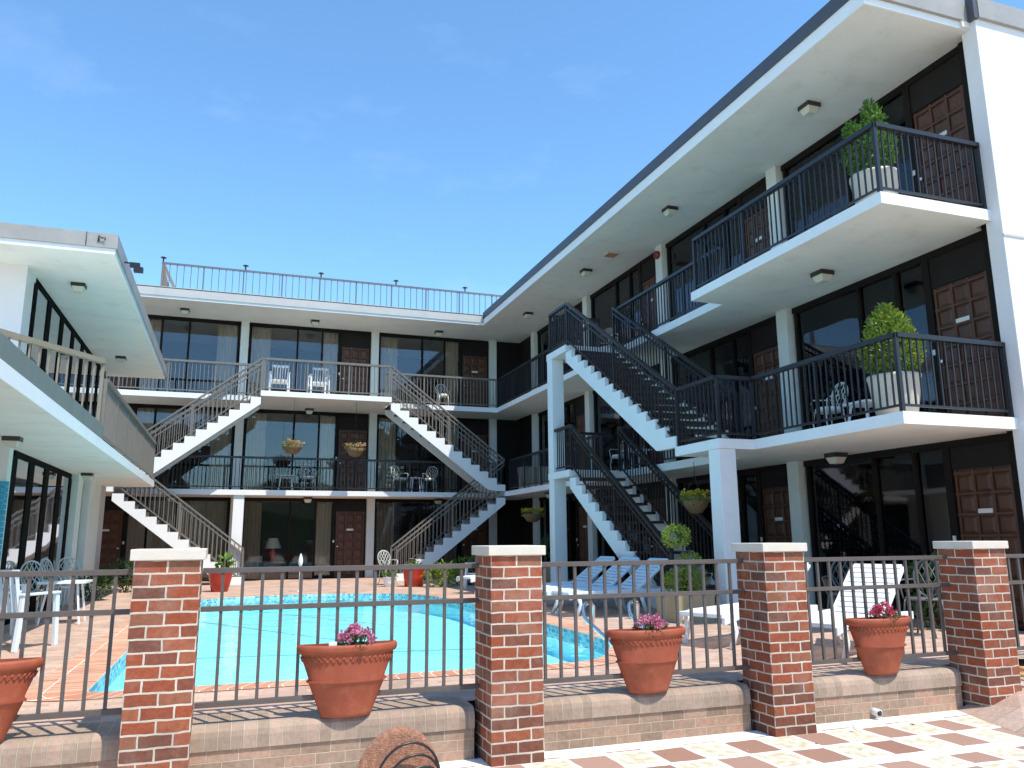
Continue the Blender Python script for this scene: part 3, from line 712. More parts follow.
# soffit lights etc
for x, y, z in ((8.649,9.69,ZR),(8.609,14.1,ZR),(8.56,18.36,ZR),(8.52,22.68,ZR),(8.715,9.79,Z3b),(9.2,10.38,Z2b),(8.7,18.3,Z3b),(8.7,21.5,Z2b)): ceiling_light(rw, x, y, z)
mb = MB(); mb.box(8.50,8.80,16.9,17.2,ZR-.03,ZR-.002)
for k in range(4): mb.box(8.53+k*.07,8.57+k*.07,16.92,17.18,ZR-.05,ZR-.03, 1)
mb.build('soffit_vent', [M['pvc'], paint('vent_orange',(.45,.16,.06),.6)], rw)
mb = MB(); mb.tube([(9.5,16.2,7.98),(9.42,16.2,7.98)], .10, 16); mb.build('alarm_bell', paint('alarm_red',(.25,.02,.02),.4), rw)
# landing columns
mb = MB(); mb.box(XT+.0,XT+.30,10.315,10.60,0,Z2b-.001); mb.build('landing_column', M['white'], rw, bevel=.008)
mb = MB(); mb.box(XT+.0,XT+.30,16.93,17.23,0,Z2b-.001); mb.box(XT-.004,XT+.29,16.93,17.235,Z2+.001,Z3b-.001); mb.build('landing_column', M['white'], rw, bevel=.008)

# ---- back building (facade faces -y, at y=26.5)
bw_ = thing('hotel_wing', 'three-storey hotel wing across the back of the pool, with a railed roof deck', 'building')
YB = 26.5
xcol = [-8.36,-4.13,.10,4.33,8.56]
for lv, (z0, z1) in enumerate(((Z1,Z2b),(Z2,Z3b),(Z3,ZR))):
    for k in range(4):
        mir = k == 1
        place_bay(bw_, xcol[k]+.13 if mir else xcol[k+1]-.13, YB, z0, R(180), z1-z0, 3.97, [(DOOR_W+.14,.50,False),(3.28,.6,lv==0)] if not (lv==0 and k==1) else [(DOOR_W+.14,.52,False),(1.65,2.25,False)], mir)
    for k in range(5):
        mb = MB()
        if lv == 0 and k > 2:
            mb.box(xcol[k]-.125,xcol[k]+.125,YB-.12,YB+.15,z0,z1); mb.build('column', M['column'], bw_); continue
        if lv == 0: mb.box(xcol[k]-.05,xcol[k]+.25,25.05,25.3,z0,z1)
        else: mb.box(xcol[k]-.125,xcol[k]+.125,YB-.12,YB+.15,z0,z1)
        mb.build('column', M['white' if lv == 0 else 'column'], bw_)
        if lv == 0:
            mb = MB(); mb.box(xcol[k]-.125,xcol[k]+.125,YB-.05,YB+.15,z0,z1); mb.build('pilaster', M['column'], bw_)
mb = MB(); mb.box(8.69,9.599,YB,YB+.15,0,ZR-.001); mb.build('corner_panel', M['header'], bw_)
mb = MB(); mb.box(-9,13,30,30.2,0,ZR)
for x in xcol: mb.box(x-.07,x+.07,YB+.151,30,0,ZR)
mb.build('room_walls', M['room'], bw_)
def bslab(zb, zt, landing):
    if landing: poly = [(-9,YS),(.64,YS),(.64,YT),(4.47,YT),(4.47,YS),(XS-.001,YS),(XS-.001,25.051),(9.45,25.051),(9.45,30),(-9,30)]
    else: poly = [(-9,YS),(-3.35,YS),(-3.35,YT),(-4.7,YT),(-4.7,YS)]; poly = [(-9,YS),(-4.7,YS),(-4.7,YT),(-3.06,YT),(-3.06,YS),(8.17,YS),(8.17,YT),(XS-.001,YT),(XS-.001,25.051),(9.45,25.051),(9.45,30),(-9,30)]
    slab(bw_, poly, zb, zt)
    edge_band(bw_, [p for p in poly[:-4]], zb, zt, .012)
bslab(Z3b, Z3, True); bslab(Z2b, Z2, False)
mb = MB(); mb.box(-9,XR-.002,24.54,31,ZR,ZR+.33); mb.build('roof', M['soffit'], bw_)
mb = MB(); mb.box(-9,XR-.03,24.50,24.539,ZR-.004,ZR+.07); mb.build('fascia_lip', M['white'], bw_)
mb = MB(); mb.box(-9,XR-.06,24.47,24.539,ZR+.07,ZR+.30); mb.box(-9,XR-.06,24.46,24.8,ZR+.33,ZR+.345); mb.build('roof_fascia', M['fascia_grey'], bw_)
# roof railing
RL = M['rail']
railing(bw_, [(-2.38,25.2,ZR+.345),(9.3,25.2,ZR+.345)], paint('roof_rail_paint',(.11,.12,.14),.5), H=.98, sp=.20, posts_every=1.18, bar=.02, hh=.05, hw=.08, name='roof_railing', post=.05)
mb = MB(); mb.bar((-2.38,25.2,ZR+.35),(-2.38,25.2,ZR+1.33),.06,.06); mb.bar((-2.38,25.2,ZR+1.3),(-2.2,28,ZR+1.3),.08,.05)
mb.prism_y([(-2.37,ZR+1.28),(-2.1,ZR+.35),(-2.37,ZR+.35)], 25.23, 25.26); mb.build('rail_end_brace', RL, bw_)
for x in (-2.38,.0,2.32,4.77,7.16):
    mb = MB(); mb.tube([(x,25.2,ZR+1.33),(x,25.2,ZR+1.47)], .022, 8); mb.lathe([(.0,.055),(.05,.035),(.09,.015),(.09,.0),(.0,.0)], (x,25.2,ZR+1.46), 14); mb.build('post_lamp', M['rail_shaded'], bw_)
railing(bw_, [(-8.5,YS+.06,Z3),(.62,YS+.06,Z3)], RL)
railing(bw_, [(.70,YT+.06,Z3),(4.41,YT+.06,Z3)], RL)
railing(bw_, [(4.5,YS+.06,Z3),(8.24,YS+.06,Z3)], RL)
railing(bw_, [(-3.05,YS+.06,Z2),(8.1,YS+.06,Z2)], RD)
railing(bw_, [(-8.5,YS+.06,Z2),(-4.7,YS+.06,Z2),(-4.65,YT+.06,Z2),(-3.2,YT+.06,Z2)], RL)
for x, y, z in ((-1.69,25.53,ZR),(2.23,25.65,ZR),(6.39,25.75,ZR),(2.2,26.0,Z3b),(2.25,25.8,Z2b),(6.5,26.0,Z2b),(-1.7,25.8,Z2b),(6.4,26.0,Z3b)): ceiling_light(bw_, x, y, z)

# ---- staircases: local frame u = run (downhill), v = width, z
def staircase(label, loc, rz, n, H, run, width, shaded_rail, flip=False, rail_sides=(0,1), ext0=0, ext1=0):
    root = thing('staircase', label, 'staircase', loc, rz, 'outdoor flights between the storeys')
    r = H/n; t = run/(n-1); sg = -1 if flip else 1
    teeth = [(0,0)]
    for k in range(1, n): teeth += [((k-1)*t, -k*r), (k*t, -k*r)]
    teeth += [(run, -H)]
    drop = .40; sl = H/run
    zb = lambda u: -u*sl - drop
    uend = min(run, (H-drop)/sl)
    bot = [(uend, -H), (0, zb(0))] if uend < run else [(run, -H), (0, zb(0))]
    if uend >= run - 1e-6: bot = [(0, zb(0))]
    poly = teeth + [(uend,-H),(0.0,zb(0)),( -0.0,zb(0))][:2]
    for v0 in (0, width-.09):
        mb = MB()
        # build stringer as strips to stay clean
        pts = teeth
        for k in range(1, n):
            u0, u1 = (k-1)*t, k*t; ztop = -k*r
            for (a, b) in ((u0,u1),):
                za, zb_ = max(-H, zb(a)), max(-H, zb(b))
                if ztop - min(za, zb_) < 1e-4: continue
                y0, y1 = sg*v0, sg*(v0+.09)
                if y0 > y1: y0, y1 = y1, y0
                mb.prism_y([(a,za),(b,zb_),(b,ztop),(a,ztop)], y0, y1)
        mb.build('stringer', M['white'], root)
    mb = MB()
    a0, a1 = sg*.091, sg*(width-.091)
    if a0 > a1: a0, a1 = a1, a0
    for k in range(1, n):
        u0, u1 = (k-1)*t, k*t; zt = -k*r
        mb.box(u0-.02, u1+.02, a0, a1, zt-.055, zt-.004)
    mb.build('steps', M['tread'], root)
    for sd in rail_sides:
        v = sg*(.05 if sd == 0 else width-.05)
        rm = M['rail_shaded' if shaded_rail else 'rail']
        mb = MB(); hr = MB(); pm = PB(); Hh = .98
        A = Vector((0,v,0)); B = Vector((run,v,-H+.0)); d = B-A
        up_ = Vector((0,0,1))
        hr.bar(A+up_*Hh, B+up_*Hh, .085, .055, vert=True)
        hr.bar(A+up_*(Hh-.14)-Vector((0,sg*.0,0)), B+up_*(Hh-.14), .04, .04, vert=True)
        mb.bar(A+up_*.10, B+up_*.10, .03, .035, vert=True)
        nb = int(run/.118)
        for k in range(1, nb):
            q = A+d*(k/nb); mb.bar(q+up_*.10, q+up_*(Hh-.02), .019, .019)
        for f in (0,.5,1):
            q = A+d*f; pm.bar(q+up_*(-.02 if f<1 else 0), q+up_*(Hh), .045, .045)
        o = mb.build('railing', rm, root); pm.build('post', rm, o); hr.build('handrail', rm, o)
    return root
# right wing flights run towards -y: rotate so u -> -y ; v -> +x
staircase('dark-railed outdoor flight on the right wing, from the top floor down to the middle floor', (XT,16.11,Z3), R(-90), 15, Z3-Z2, 4.56, 1.28, True, flip=False)
staircase('dark-railed outdoor flight on the right wing, from the middle floor down to the pool deck', (XT,16.02,Z2), R(-90), 14, Z2, 4.1, 1.28, True, flip=False)
# back flights: right one u -> +x ; v -> +y
staircase('upper right flight of the back wing, descending to the right from the middle landing', (4.47,YT,Z3), 0, 14, Z3-Z2, 3.70, 1.02, False)
staircase('lower right flight of the back wing, ending on the deck by the red pot', (8.17,YT,Z2), R(180), 13, Z2, 3.42, 1.02, False, flip=True)
staircase('upper left flight of the back wing, descending to the left from the middle landing', (.64,YT,Z3), R(180), 14, Z3-Z2, 3.70, 1.02, False, flip=True)
staircase('lower left flight of the back wing, descending to the right towards the red pot', (-3.06,YT,Z2), 0, 13, Z2, 3.45, 1.02, False)

# ---- left wing
lw = thing('hotel_wing', 'low white hotel wing on the left with tall dark-framed glass and a wide flat eave', 'building')
XLW = -3.04; ZL = 5.21
mb = MB(); mb.box(-12,-1.787,11.99,21.39,ZL,ZL+.26); mb.build('roof', M['soffit'], lw)
mb = MB(); mb.box(-12,-1.764,11.965,11.989,ZL-.003,ZL+.075); mb.box(-1.786,-1.765,11.9895,21.4,ZL-.003,ZL+.0745); mb.build('roof_fascia', M['white'], lw)
mb = MB(); mb.box(-12,-1.739,11.94,11.989,ZL+.0755,ZL+.285); mb.box(-1.786,-1.74,11.9895,21.42,ZL+.0755,ZL+.2845); mb.box(-12,-1.787,11.99,21.4,ZL+.261,ZL+.27); mb.build('roof_edge_trim', M['coping_metal'], lw)
mb = MB(); mb.box(-12,XLW,12.9,13.45,Z2+.001,ZL-.001); mb.build('end_wall', M['stucco'], lw)
mb = MB(); mb.box(-12,XLW,21.0,21.2,0,ZL); mb.build('rear_wall', M['stucco'], lw)
# floor-2 slab / terrace
mb = MB(); mb.box(-12,-1.872,4.2,21.86,Z2b,Z2-.01); mb.build('floor_slab', M['soffit'], lw)
mb = MB(); mb.box(-1.871,-1.86,4.2,21.86,Z2b,Z2); mb.box(-12,-1.87,21.861,21.872,Z2b,Z2); mb.build('slab_edge', M['white'], lw)
mb = MB(); mb.box(-2.02,-1.866,4.2,13.08,Z2+.001,Z2+.21); mb.build('terrace_kerb', M['rail_green'], lw)
railing(lw, [(-1.93,12.95,Z2+.2),(-5.6,7.5,Z2+.2)], M['rail_cream'], H=1.0, sp=.165, posts_every=9, bar=.024, hw=.09, hh=.075)
railing(lw, [(-1.92,13.3,Z2),(-1.92,21.8,Z2),(-6,21.8,Z2)], M['rail'], H=.97, sp=.115, bar=.02)
# glazing
def glazed(y0, y1, z0, z1, n, mw, name='window'):
    fm = MB(); fm.box(XLW-.12,XLW+.0,y0,y1,z1-.10,z1); fm.box(XLW-.12,XLW,y0,y1,z0,z0+.08)
    st = (y1-y0)/n
    for k in range(n+1): y = y0+st*k; fm.box(XLW-.06,XLW+.0,y-mw/2,y+mw/2,z0+.08,z1-.1)
    f = fm.build(name, M['frame_black'], lw)
    for k in range(n):
        g = MB(); g.box(XLW-.02,XLW-.012,y0+st*k+mw/2,y0+st*(k+1)-mw/2,z0+.08,z1-.1); g.build('pane', M['glass_left'], f)
for y_, z_, w_, h_ in ((20.8,Z2,7.2,ZL-Z2-.12),(17.85,0,4.4,Z2b-.12),(19.2,0,.6,Z2b-.12)):
    o = bpy.data.objects.new('curtain', curtain_mesh(w_, h_, M['curtain'], 3, .03, .14)); COL.objects.link(o); o.parent = lw; o.location = (XLW-.22,y_,z_); o.rotation_euler = (0,0,R(-90))
glazed(13.5,20.9,Z2,ZL,7,.28)
glazed(13.4,17.9,0,Z2b,4,.36)
glazed(18.55,19.25,0,Z2b,1,.12)
mb = MB(); mb.box(XLW-.14,XLW+.12,17.96,18.5,0,Z2b); mb.build('column', M['column'], lw)
mb = MB(); mb.box(XLW-.14,XLW+.14,19.3,20.85,0,Z2b); mb.build('column', M['column'], lw)
mb = MB(); mb.box(XLW-.3,XLW+.1,20.86,21.9,0,Z2b); mb.build('end_pier', M['fascia_grey'], lw)
mb = MB(); mb.box(-3.00,-2.84,12.2,12.4,0,Z2b); mb.build('column', M['column'], lw)
mb = MB(); mb.box(-12,XLW-.3,12.9,13.1,0,Z2b); mb.build('ground_floor_wall', M['stucco'], lw)
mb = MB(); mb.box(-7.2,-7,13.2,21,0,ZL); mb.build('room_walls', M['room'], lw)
for x, y, z in ((-2.48,13.62,ZL),(-2.49,19.0,ZL),(-2.705,11.7,Z2b),(-2.72,17.6,Z2b)): ceiling_light(lw, x, y, z, .78)
mb = MB()
mb.tube([(-1.75,12.75,5.36),(-1.60,12.72,5.34)], .012, 8)
mb.box(-1.66,-1.52,12.68,12.78,5.29,5.35); mb.box(-1.60,-1.47,12.66,12.76,5.21,5.28)
o = mb.build('floodlight', M['black'], lw)
mb = MB(); mb.tube([(-1.99,11.935,5.36),(-1.98,11.92,5.45),(-1.95,11.91,5.41),(-1.90,11.91,5.42),(-1.90,11.91,5.38)], .010, 6); mb.tube([(-2.14,11.93,5.29),(-2.14,11.93,5.49)], .005, 6); mb.build('wall_hook', M['black'], lw)

# ------------------------------------------------------------------ furniture and plants
def lattice_chair(label, loc, rz, mat, group=None, cushion=None):
    t = thing('garden_chair', label, 'chair', loc, rz, group)      # faces +x locally, back at -x
    mb = MB(); mb.lathe([(0,.425),(.20,.425),(.21,.435),(.20,.45),(0,.45)], n=20); mb.build('seat', M[mat], t)
    if cushion:
        mb = MB(); mb.lathe([(0,.452),(.19,.452),(.2,.475),(.18,.5),(0,.505)], n=20); mb.build('cushion', M[cushion], t)
    for sx, sy in ((1,1),(1,-1),(-1,1),(-1,-1)):
        mb = MB(); mb.tube([(sx*.15,sy*.15,.43),(sx*.17,sy*.17,.25),(sx*.15,sy*.16,.12),(sx*.21,sy*.2,0)], [.014,.012,.011,.014], 7); mb.build('leg', M[mat], t)
    mb = MB(); oval = []
    for k in range(24):
        a = 2*math.pi*k/24; zz = .68+.23*math.sin(a); yy = .19*math.cos(a)*(1+.12*math.sin(a)); oval.append((-.18-(zz-.45)*.18, yy, zz))
    mb.tube(oval, .014, 6, closed=True)
    for i in range(-3,4):
        for sg in (1,-1):
            pts = []
            for k in range(9):
                z = .47+.42*k/8; y = i*.085+sg*(z-.68)*.55
                if ((y/.18)**2+((z-.68)/.225)**2) < 1: pts.append((-.18-(z-.45)*.18, y, z))
            if len(pts) > 1: mb.tube([pts[0],pts[-1]], .0075, 5)
    mb.tube([(-.17,.14,.44),(-.185,.10,.49)], .012, 6); mb.tube([(-.17,-.14,.44),(-.185,-.10,.49)], .012, 6)
    mb.build('backrest', M[mat], t)
    for sy in (1,-1):
        mb = MB(); mb.tube([(-.20,sy*.19,.66),(-.05,sy*.235,.66),(.1,sy*.235,.65),(.16,sy*.2,.6),(.15,sy*.17,.44)], .011, 6); mb.build('armrest', M[mat], t)
    return t
def place_chairs(proto_args, spots):
    pass
g2 = 'cast lattice-back chairs on the walkways and deck'
ch = lattice_chair('left chair of the pale lattice pair by a small table, middle back walkway', (5.15,25.75,Z2), R(-60), 'pale_iron', g2, 'plastic')
dup(ch, (6.15,25.75,Z2), R(-120), 'right chair of the pale lattice pair by a small table, middle back walkway')
dup(ch, (2.25,25.8,Z2), R(-80), 'pale lattice chair behind the peach hanging basket, middle storey of the back wing')
dup(ch, (6.55,25.75,Z3), R(-90), 'pale lattice chair on the top walkway of the back wing, right of the stairs')
dup(ch, (8.75,9.95,Z2), R(175), 'pale lattice chair left of the large cream planter on the middle balcony')
dup(ch, (8.85,17.3,Z2), R(200), 'pale lattice chair seen between the dark stair railings on the middle walkway')
dup(ch, (8.9,17.9,Z3), R(200), 'pale lattice chair behind the top of the dark staircase, top storey')
dup(ch, (4.1,21.9,0), R(-70), 'pale lattice chair on the deck at the foot of the lower right flight')
cg = lattice_chair('grey lattice chair on the deck, left behind the raised white lounger', (7.9,9.0,0), R(215), 'grey_iron', g2)
dup(cg, (8.15,7.9,0), R(200), 'grey lattice chair on the deck, right of the raised white lounger')
dup(cg, (7.6,13.6,0), R(190), 'grey lattice chair behind the pale blue loungers under the staircase')
cp = lattice_chair('pale green lattice chair nearest the left glass front, by the white table', (-2.75,15.9,0), R(-20), 'pale_iron', g2)
dup(cp, (-2.75,17.2,0), R(-60), 'pale green lattice chair at the left glass front, second from the near end')
dup(cp, (-2.7,14.3,0), R(-40), 'pale lattice chair half hidden behind the pale blue armchair')

def small_table(label, loc, mat, r=.22, h=.5, square=False, name='side_table'):
    t = thing(name, label, 'table', loc)
    mb = MB()
    if square: mb.box(-r,r,-r,r,h-.03,h)
    else: mb.lathe([(0,h-.03),(r,h-.03),(r+.01,h-.015),(r,h),(0,h)], n=24)
    mb.build('table_top', M[mat], t)
    for sx, sy in ((1,1),(1,-1),(-1,1),(-1,-1)):
        mb = MB(); mb.bar((sx*r*.6,sy*r*.6,h-.03),(sx*r*.85,sy*r*.85,0),.025,.03); mb.build('leg', M[mat], t)
    return t
small_table('small white round table between the pair of lattice chairs on the back walkway', (5.65,25.6,Z2), 'plastic')
small_table('small pale table left of the lone lattice chair, middle storey of the back wing', (1.55,25.7,Z2), 'pale_iron', .25, .5, True)
small_table('white square table beside the cream planter on the middle balcony', (8.75,9.15,Z2), 'plastic', .25, .45, True)
small_table('white table between the dark stair railings on the middle walkway', (8.9,16.6,Z2), 'plastic', .28, .55, True)
small_table('white openwork table beside the green chairs at the left glass front', (-2.3,13.9,0), 'plastic', .32, .62, True)

def armchair(label, loc, rz, mat, low=False, group=None):
    t = thing('armchair', label, 'chair', loc, rz, group)    # faces +x
    h = .38
    mb = MB(); mb.box(-.24,.25,-.24,.24,h-.03,h); mb.build('seat', M[mat], t, bevel=.012)
    H = .40 if low else .48
    mb = MB()
    for k in range(7):
        y = -.215+.0717*k; mb.bar((-.24,y,h),(-.36,y*1.05,h+H),.052,.018)
    mb.bar((-.355,-.25,h+H),(-.355,.25,h+H),.03,.07); mb.bar((-.245,-.25,h),(-.245,.25,h),.03,.05); mb.build('backrest', M[mat], t, bevel=.004)
    for sy in (1,-1):
        mb = MB(); mb.box(-.30,.27,sy*.27-.035,sy*.27+.035,h+.22,h+.25); mb.build('armrest', M[mat], t, bevel=.01)
        for x0, x1, zt in ((.24,.28,h+.22),(-.26,-.32,h+.22)):
            mb = MB(); mb.bar((x0,sy*.265,zt),(x1,sy*.27,0),.055,.05); mb.build('leg', M[mat], t, bevel=.006)
    return t
a1 = armchair('pale blue plastic armchair at the left edge, behind the fence', (-2.25,10.9,0), R(60), 'pale_blue', group='slatted plastic armchairs')
dup(a1, (-2.85,11.2,0), R(10), 'pale blue plastic armchair cut off by the left edge of the picture')
a2 = armchair('left white armchair with its back to the railing, on the top middle landing', (1.15,24.45,Z3), R(90), 'plastic', True, 'slatted plastic armchairs')
dup(a2, (2.3,24.5,Z3), R(95), 'right white armchair with its back to the railing, on the top middle landing')
dup(a2, (-2.9,12.7,0), R(0), 'white slatted armchair by the first column of the left wing')
dup(a2, (5.9,19.2,0), R(200), 'white plastic armchair under the lower right flight beside the bushes')

def lounger(label, loc, rz, mat='plastic', tilt=50, group='white slatted sun loungers'):
    t = thing('sun_lounger', label, 'sun lounger', loc, rz, group)   # foot at x=0, head towards +x
    W = .31; h = .36; Ls = 1.22
    for sy in (1,-1):
        mb = MB(); pts = [(0,sy*W,h-.06),(.25,sy*W,h-.02),(Ls,sy*W,h),(1.9,sy*W,h-.03)]
        for a, b in zip(pts[:-1], pts[1:]): mb.bar(a,b,.045,.085,vert=True)
        mb.build('side_rail', M[mat], t, bevel=.008)
    mb = MB(); n = 15
    for k in range(n):
        x = .03+k*(Ls-.05)/(n-1); mb.box(x-.034,x+.034,-W+.01,W-.01,h-.03+.0*k,h+.012)
    mb.build('seat_slats', M[mat], t, bevel=.004)
    ct, st = math.cos(R(tilt)), math.sin(R(tilt)); mb = MB(); n = 10; Lb = .80
    for sy in (1,-1): mb.bar((Ls,sy*(W-.03),h),(Ls+Lb*ct,sy*(W-.03),h+Lb*st),.05,.03)
    for k in range(n):
        u = .04+k*(Lb-.06)/(n-1); x = Ls+u*ct; z = h+u*st+.0
        mb.bar((x-.033*ct,0,z-.033*st+.02),(x+.033*ct,0,z+.033*st+.02),2*W-.07,.014)
    mb.build('backrest', M[mat], t, bevel=.003)
    for x in (.16,1.30):
        for sy in (1,-1):
            mb = MB(); mb.tube([(x,sy*W,h-.05),(x+.03,sy*(W+.02),h*.5),(x-.05 if x<1 else x+.10,sy*(W+.01),0)], [.04,.032,.03], 8); mb.build('leg', M[mat], t)
    return t
lg = lounger('white sun lounger lying with its foot end by the third pillar, in full sun', (5.02,8.0,0), R(20), tilt=38)
dup(lg, (5.42,6.75,0), R(24), 'white sun lounger with a high raised back, behind the pot with red-pink flowers')
blg = lounger('nearest of three pale blue sun loungers under the staircase', (5.0,12.0,0), R(4), 'pale_blue', 36, 'pale blue sun loungers under the staircase')
dup(blg, (4.95,12.85,0), R(6), 'middle one of three pale blue sun loungers under the staircase')
dup(blg, (4.9,13.8,0), R(3), 'furthest of three pale blue sun loungers under the staircase')
dup(lg, (5.0,17.6,0), R(15), 'white sun lounger beyond the pool corner beside the green bushes')

# planters
def planter(label, loc, rt_, rb, h, mat, leafspec, group=None, square=False, blooms=None):
    t = thing('potted_plant', label, 'potted plant', loc, 0, group)
    mb = MB()
    if square: mb.add([(-rb,-rb,0),(rb,-rb,0),(rb,rb,0),(-rb,rb,0),(-rt_,-rt_,h),(rt_,-rt_,h),(rt_,rt_,h),(-rt_,rt_,h)], [(0,3,2,1),(0,1,5,4),(1,2,6,5),(2,3,7,6),(3,0,4,7)]); 
    else: mb.lathe([(0,0),(rb,0),(rb+(rt_-rb)*.5,h*.45),(rt_*.97,h*.9),(rt_,h*.93),(rt_,h),(rt_*.92,h),(rt_*.9,h*.93),(0,h*.93)], n=28)
    mb.build('pot', M[mat], t)
    mb = MB(); mb.lathe([(0,h*.95),(rt_*.9,h*.94)], n=16); mb.build('soil', M['soil'], t)
    mb = MB()
    for (n, c, r, s, m_, sh) in leafspec: leaves(mb, n, c, r, s, 0, sh)
    mb.build('foliage', M[leafspec[0][4]], t)
    mb = MB(); top = max(c[2] for _, c, *_ in leafspec); mb.tube([(0,0,h*.9),(.01,0,top)], [.018,.01], 6)
    mb.build('stem', M['wood'], t)
    if blooms:
        mb = MB()
        for _ in range(blooms[1]):
            a = random.uniform(0,6.28); q = random.random()**.5*blooms[2]
            leaves(mb, 12, (q*math.cos(a), q*math.sin(a), blooms[3]+random.uniform(-.03,.05)), (.035,.035,.03), .035, shell=.2, asp=1.2, up=.5)
        mb.build('blossoms', M[blooms[0]], t)
    return t
def cone(p): 
    k = 1-max(0,p.z)*.62; return Vector((p.x*k, p.y*k, p.z))
def bush(n, c, r, s, m, sh=.5): return (n, c, r, s, m, sh)
t = planter('large cream planter with a bushy clipped conifer at the corner of the middle balcony', (8.12,7.98,Z2), .33, .24, .58, 'cream_pot',
        [bush(3200,(0,0,.92),(.38,.38,.36),.07,'leaf_lime',.4), bush(1500,(0,.02,1.22),(.27,.27,.26),.065,'leaf_lime',.4), bush(350,(-.03,0,1.42),(.12,.12,.14),.06,'leaf_lime',.3)], 'large cream planters on the corner balconies')
t = planter('large cream planter with a tall loose conifer at the corner of the top balcony', (8.15,8.0,Z3), .32, .23, .58, 'cream_pot',
        [bush(2200,(-.04,0,.95),(.33,.33,.38),.07,'leaf',.4), bush(700,(.03,-.05,1.34),(.15,.15,.26),.065,'leaf',.3), bush(350,(-.2,.1,1.25),(.12,.12,.16),.06,'leaf',.3), bush(250,(.02,0,1.58),(.09,.09,.14),.06,'leaf',.3)], 'large cream planters on the corner balconies')
planter('square tan planter with a double-ball clipped shrub in front of the landing column', (6.38,10.55,0), .31, .30, .40, 'wood_pot',
        [bush(1500,(.02,0,.56),(.33,.33,.21),.045,'leaf_lime',.6), bush(420,(.12,0,.88),(.15,.15,.10),.04,'leaf_lime',.5), bush(800,(-.10,0,1.22),(.22,.2,.16),.045,'leaf_lime',.6)], square=True)
planter('glazed red pot with spiky green leaves at the foot of the lower left flight', (-.15,20.9,0), .30, .19, .52, 'redpot',
        [bush(40,(0,0,.52),(.15,.15,.08),.14,'leaf',.1), bush(26,(.08,0,.66),(.08,.08,.16),.24,'leaf',.1)], 'glazed red pots by the staircases')
planter('glazed red pot at the foot of the lower right flight, beside the green bushes', (4.6,20.9,0), .30, .24, .56, 'redpot',
        [bush(40,(0,0,.56),(.12,.12,.08),.12,'leaf',.1)], 'glazed red pots by the staircases')
planter('small white pot with trailing leaves left of the red pot, at the stair foot', (4.0,21.1,0), .17, .13, .25, 'plastic', [bush(200,(0,0,.36),(.22,.2,.16),.08,'leaf',.2)])
planter('tan pot with a small round shrub behind the far landing column', (8.05,19.8,0), .22, .18, .6, 'wood_pot', [bush(500,(0,0,1.0),(.3,.3,.32),.07,'leaf_dark',.4)])
t = thing('ribbed_planter','pale ribbed planter box standing in the corner of the middle walkway','planter',(8.95,23.4,Z2))
mb = MB()
for k in range(12):
    a = 2*math.pi*k/12; mb.bar((.42*math.cos(a),.42*math.sin(a),.0),(.46*math.cos(a),.46*math.sin(a),.72),.15,.03)
mb.build('ribs', M['cream_pot'], t); mb = MB(); mb.lathe([(0,.02),(.40,.02),(.43,.70),(0,.66)], n=24); mb.build('liner', M['wood_pot'], t)
# bushes on the ground
def shrub(label, loc, r, n, mat, size=.12, group='low shrubs around the deck'):
    t = thing('shrub', label, 'shrub', loc, 0, group)
    mb = MB(); leaves(mb, n, (0,0,r[2]*.9), r, size, shell=.3); mb.build('foliage', M[mat], t)
    mb = MB()
    for k in range(5):
        a = k*1.3; mb.tube([(0,0,0),(r[0]*.5*math.cos(a),r[1]*.5*math.sin(a),r[2])], [.014,.006], 5)
    mb.build('stems', M['wood'], t); return t
shrub('bright green leafy shrub right of the red pot, under the lower right flight', (5.2,20.4,0), (.45,.35,.32), 420, 'leaf_lime')
shrub('dark green shrub under the lower right flight, behind the white lounger', (6.1,20.9,0), (.6,.4,.38), 600, 'leaf')
shrub('dark shrub in the shade under the lower left flight', (-2.3,21.6,0), (.55,.4,.42), 420, 'leaf_dark')
shrub('pale flowering shrub in the shade at the left wing corner', (-1.7,20.7,0), (.3,.3,.38), 320, 'leaf_dark')
shrub('low shrub at the foot of the left wing pier', (-2.6,18.9,0), (.3,.4,.3), 300, 'leaf_dark')
shrub('leafy potted shrub behind the two grey lattice chairs', (8.9,8.4,0), (.35,.35,.5), 380, 'leaf_dark')

def basket(label, x, y, z, ztop, bloom, r=.26, leaf='leaf'):
    t = thing('hanging_basket', label, 'hanging basket', (x,y,z), 0, 'hanging flower baskets')
    mb = MB(); mb.lathe([(0,-.24),(r*.5,-.21),(r*.85,-.1),(r,0),(r*.95,.01),(0,-.02)], n=24); mb.build('bowl', M['basket'], t)
    mb = MB(); leaves(mb, 260, (0,0,.02), (r*1.1,r*1.1,.12), .07, shell=.1); mb.build('foliage', M[leaf], t)
    mb = MB()
    for _ in range(30):
        a = random.uniform(0,6.28); q = random.random()**.5*r*1.1
        leaves(mb, 10, (q*math.cos(a), q*math.sin(a), .10+random.uniform(-.03,.06)), (.03,.03,.03), .04, shell=.2, asp=1.2, up=.5)
    mb.build('blossoms', M[bloom], t)
    mb = MB(); hk = z+.5
    for k in range(3):
        a = k*2.09+.3; mb.tube([(r*math.cos(a),r*math.sin(a),0),(0,0,.45)], .004, 4)
    mb.tube([(0,0,.45),(0,0,ztop-z)], .006, 5); mb.build('hanger', M['black'], t)
    return t
basket('hanging basket of peach flowers left under the top middle landing', 1.6, 24.2, 3.93, Z3b-.002, 'bloom_peach', .30)
basket('hanging basket of brownish flowers right under the top middle landing', 3.45, 24.2, 3.90, Z3b-.002, 'bloom_peach', .28, 'leaf_dark')
basket('hanging basket of yellow flowers left of the far landing column', 8.3, 21.9, 1.90, Z2b-.002, 'bloom_yellow', .30, 'leaf_lime')
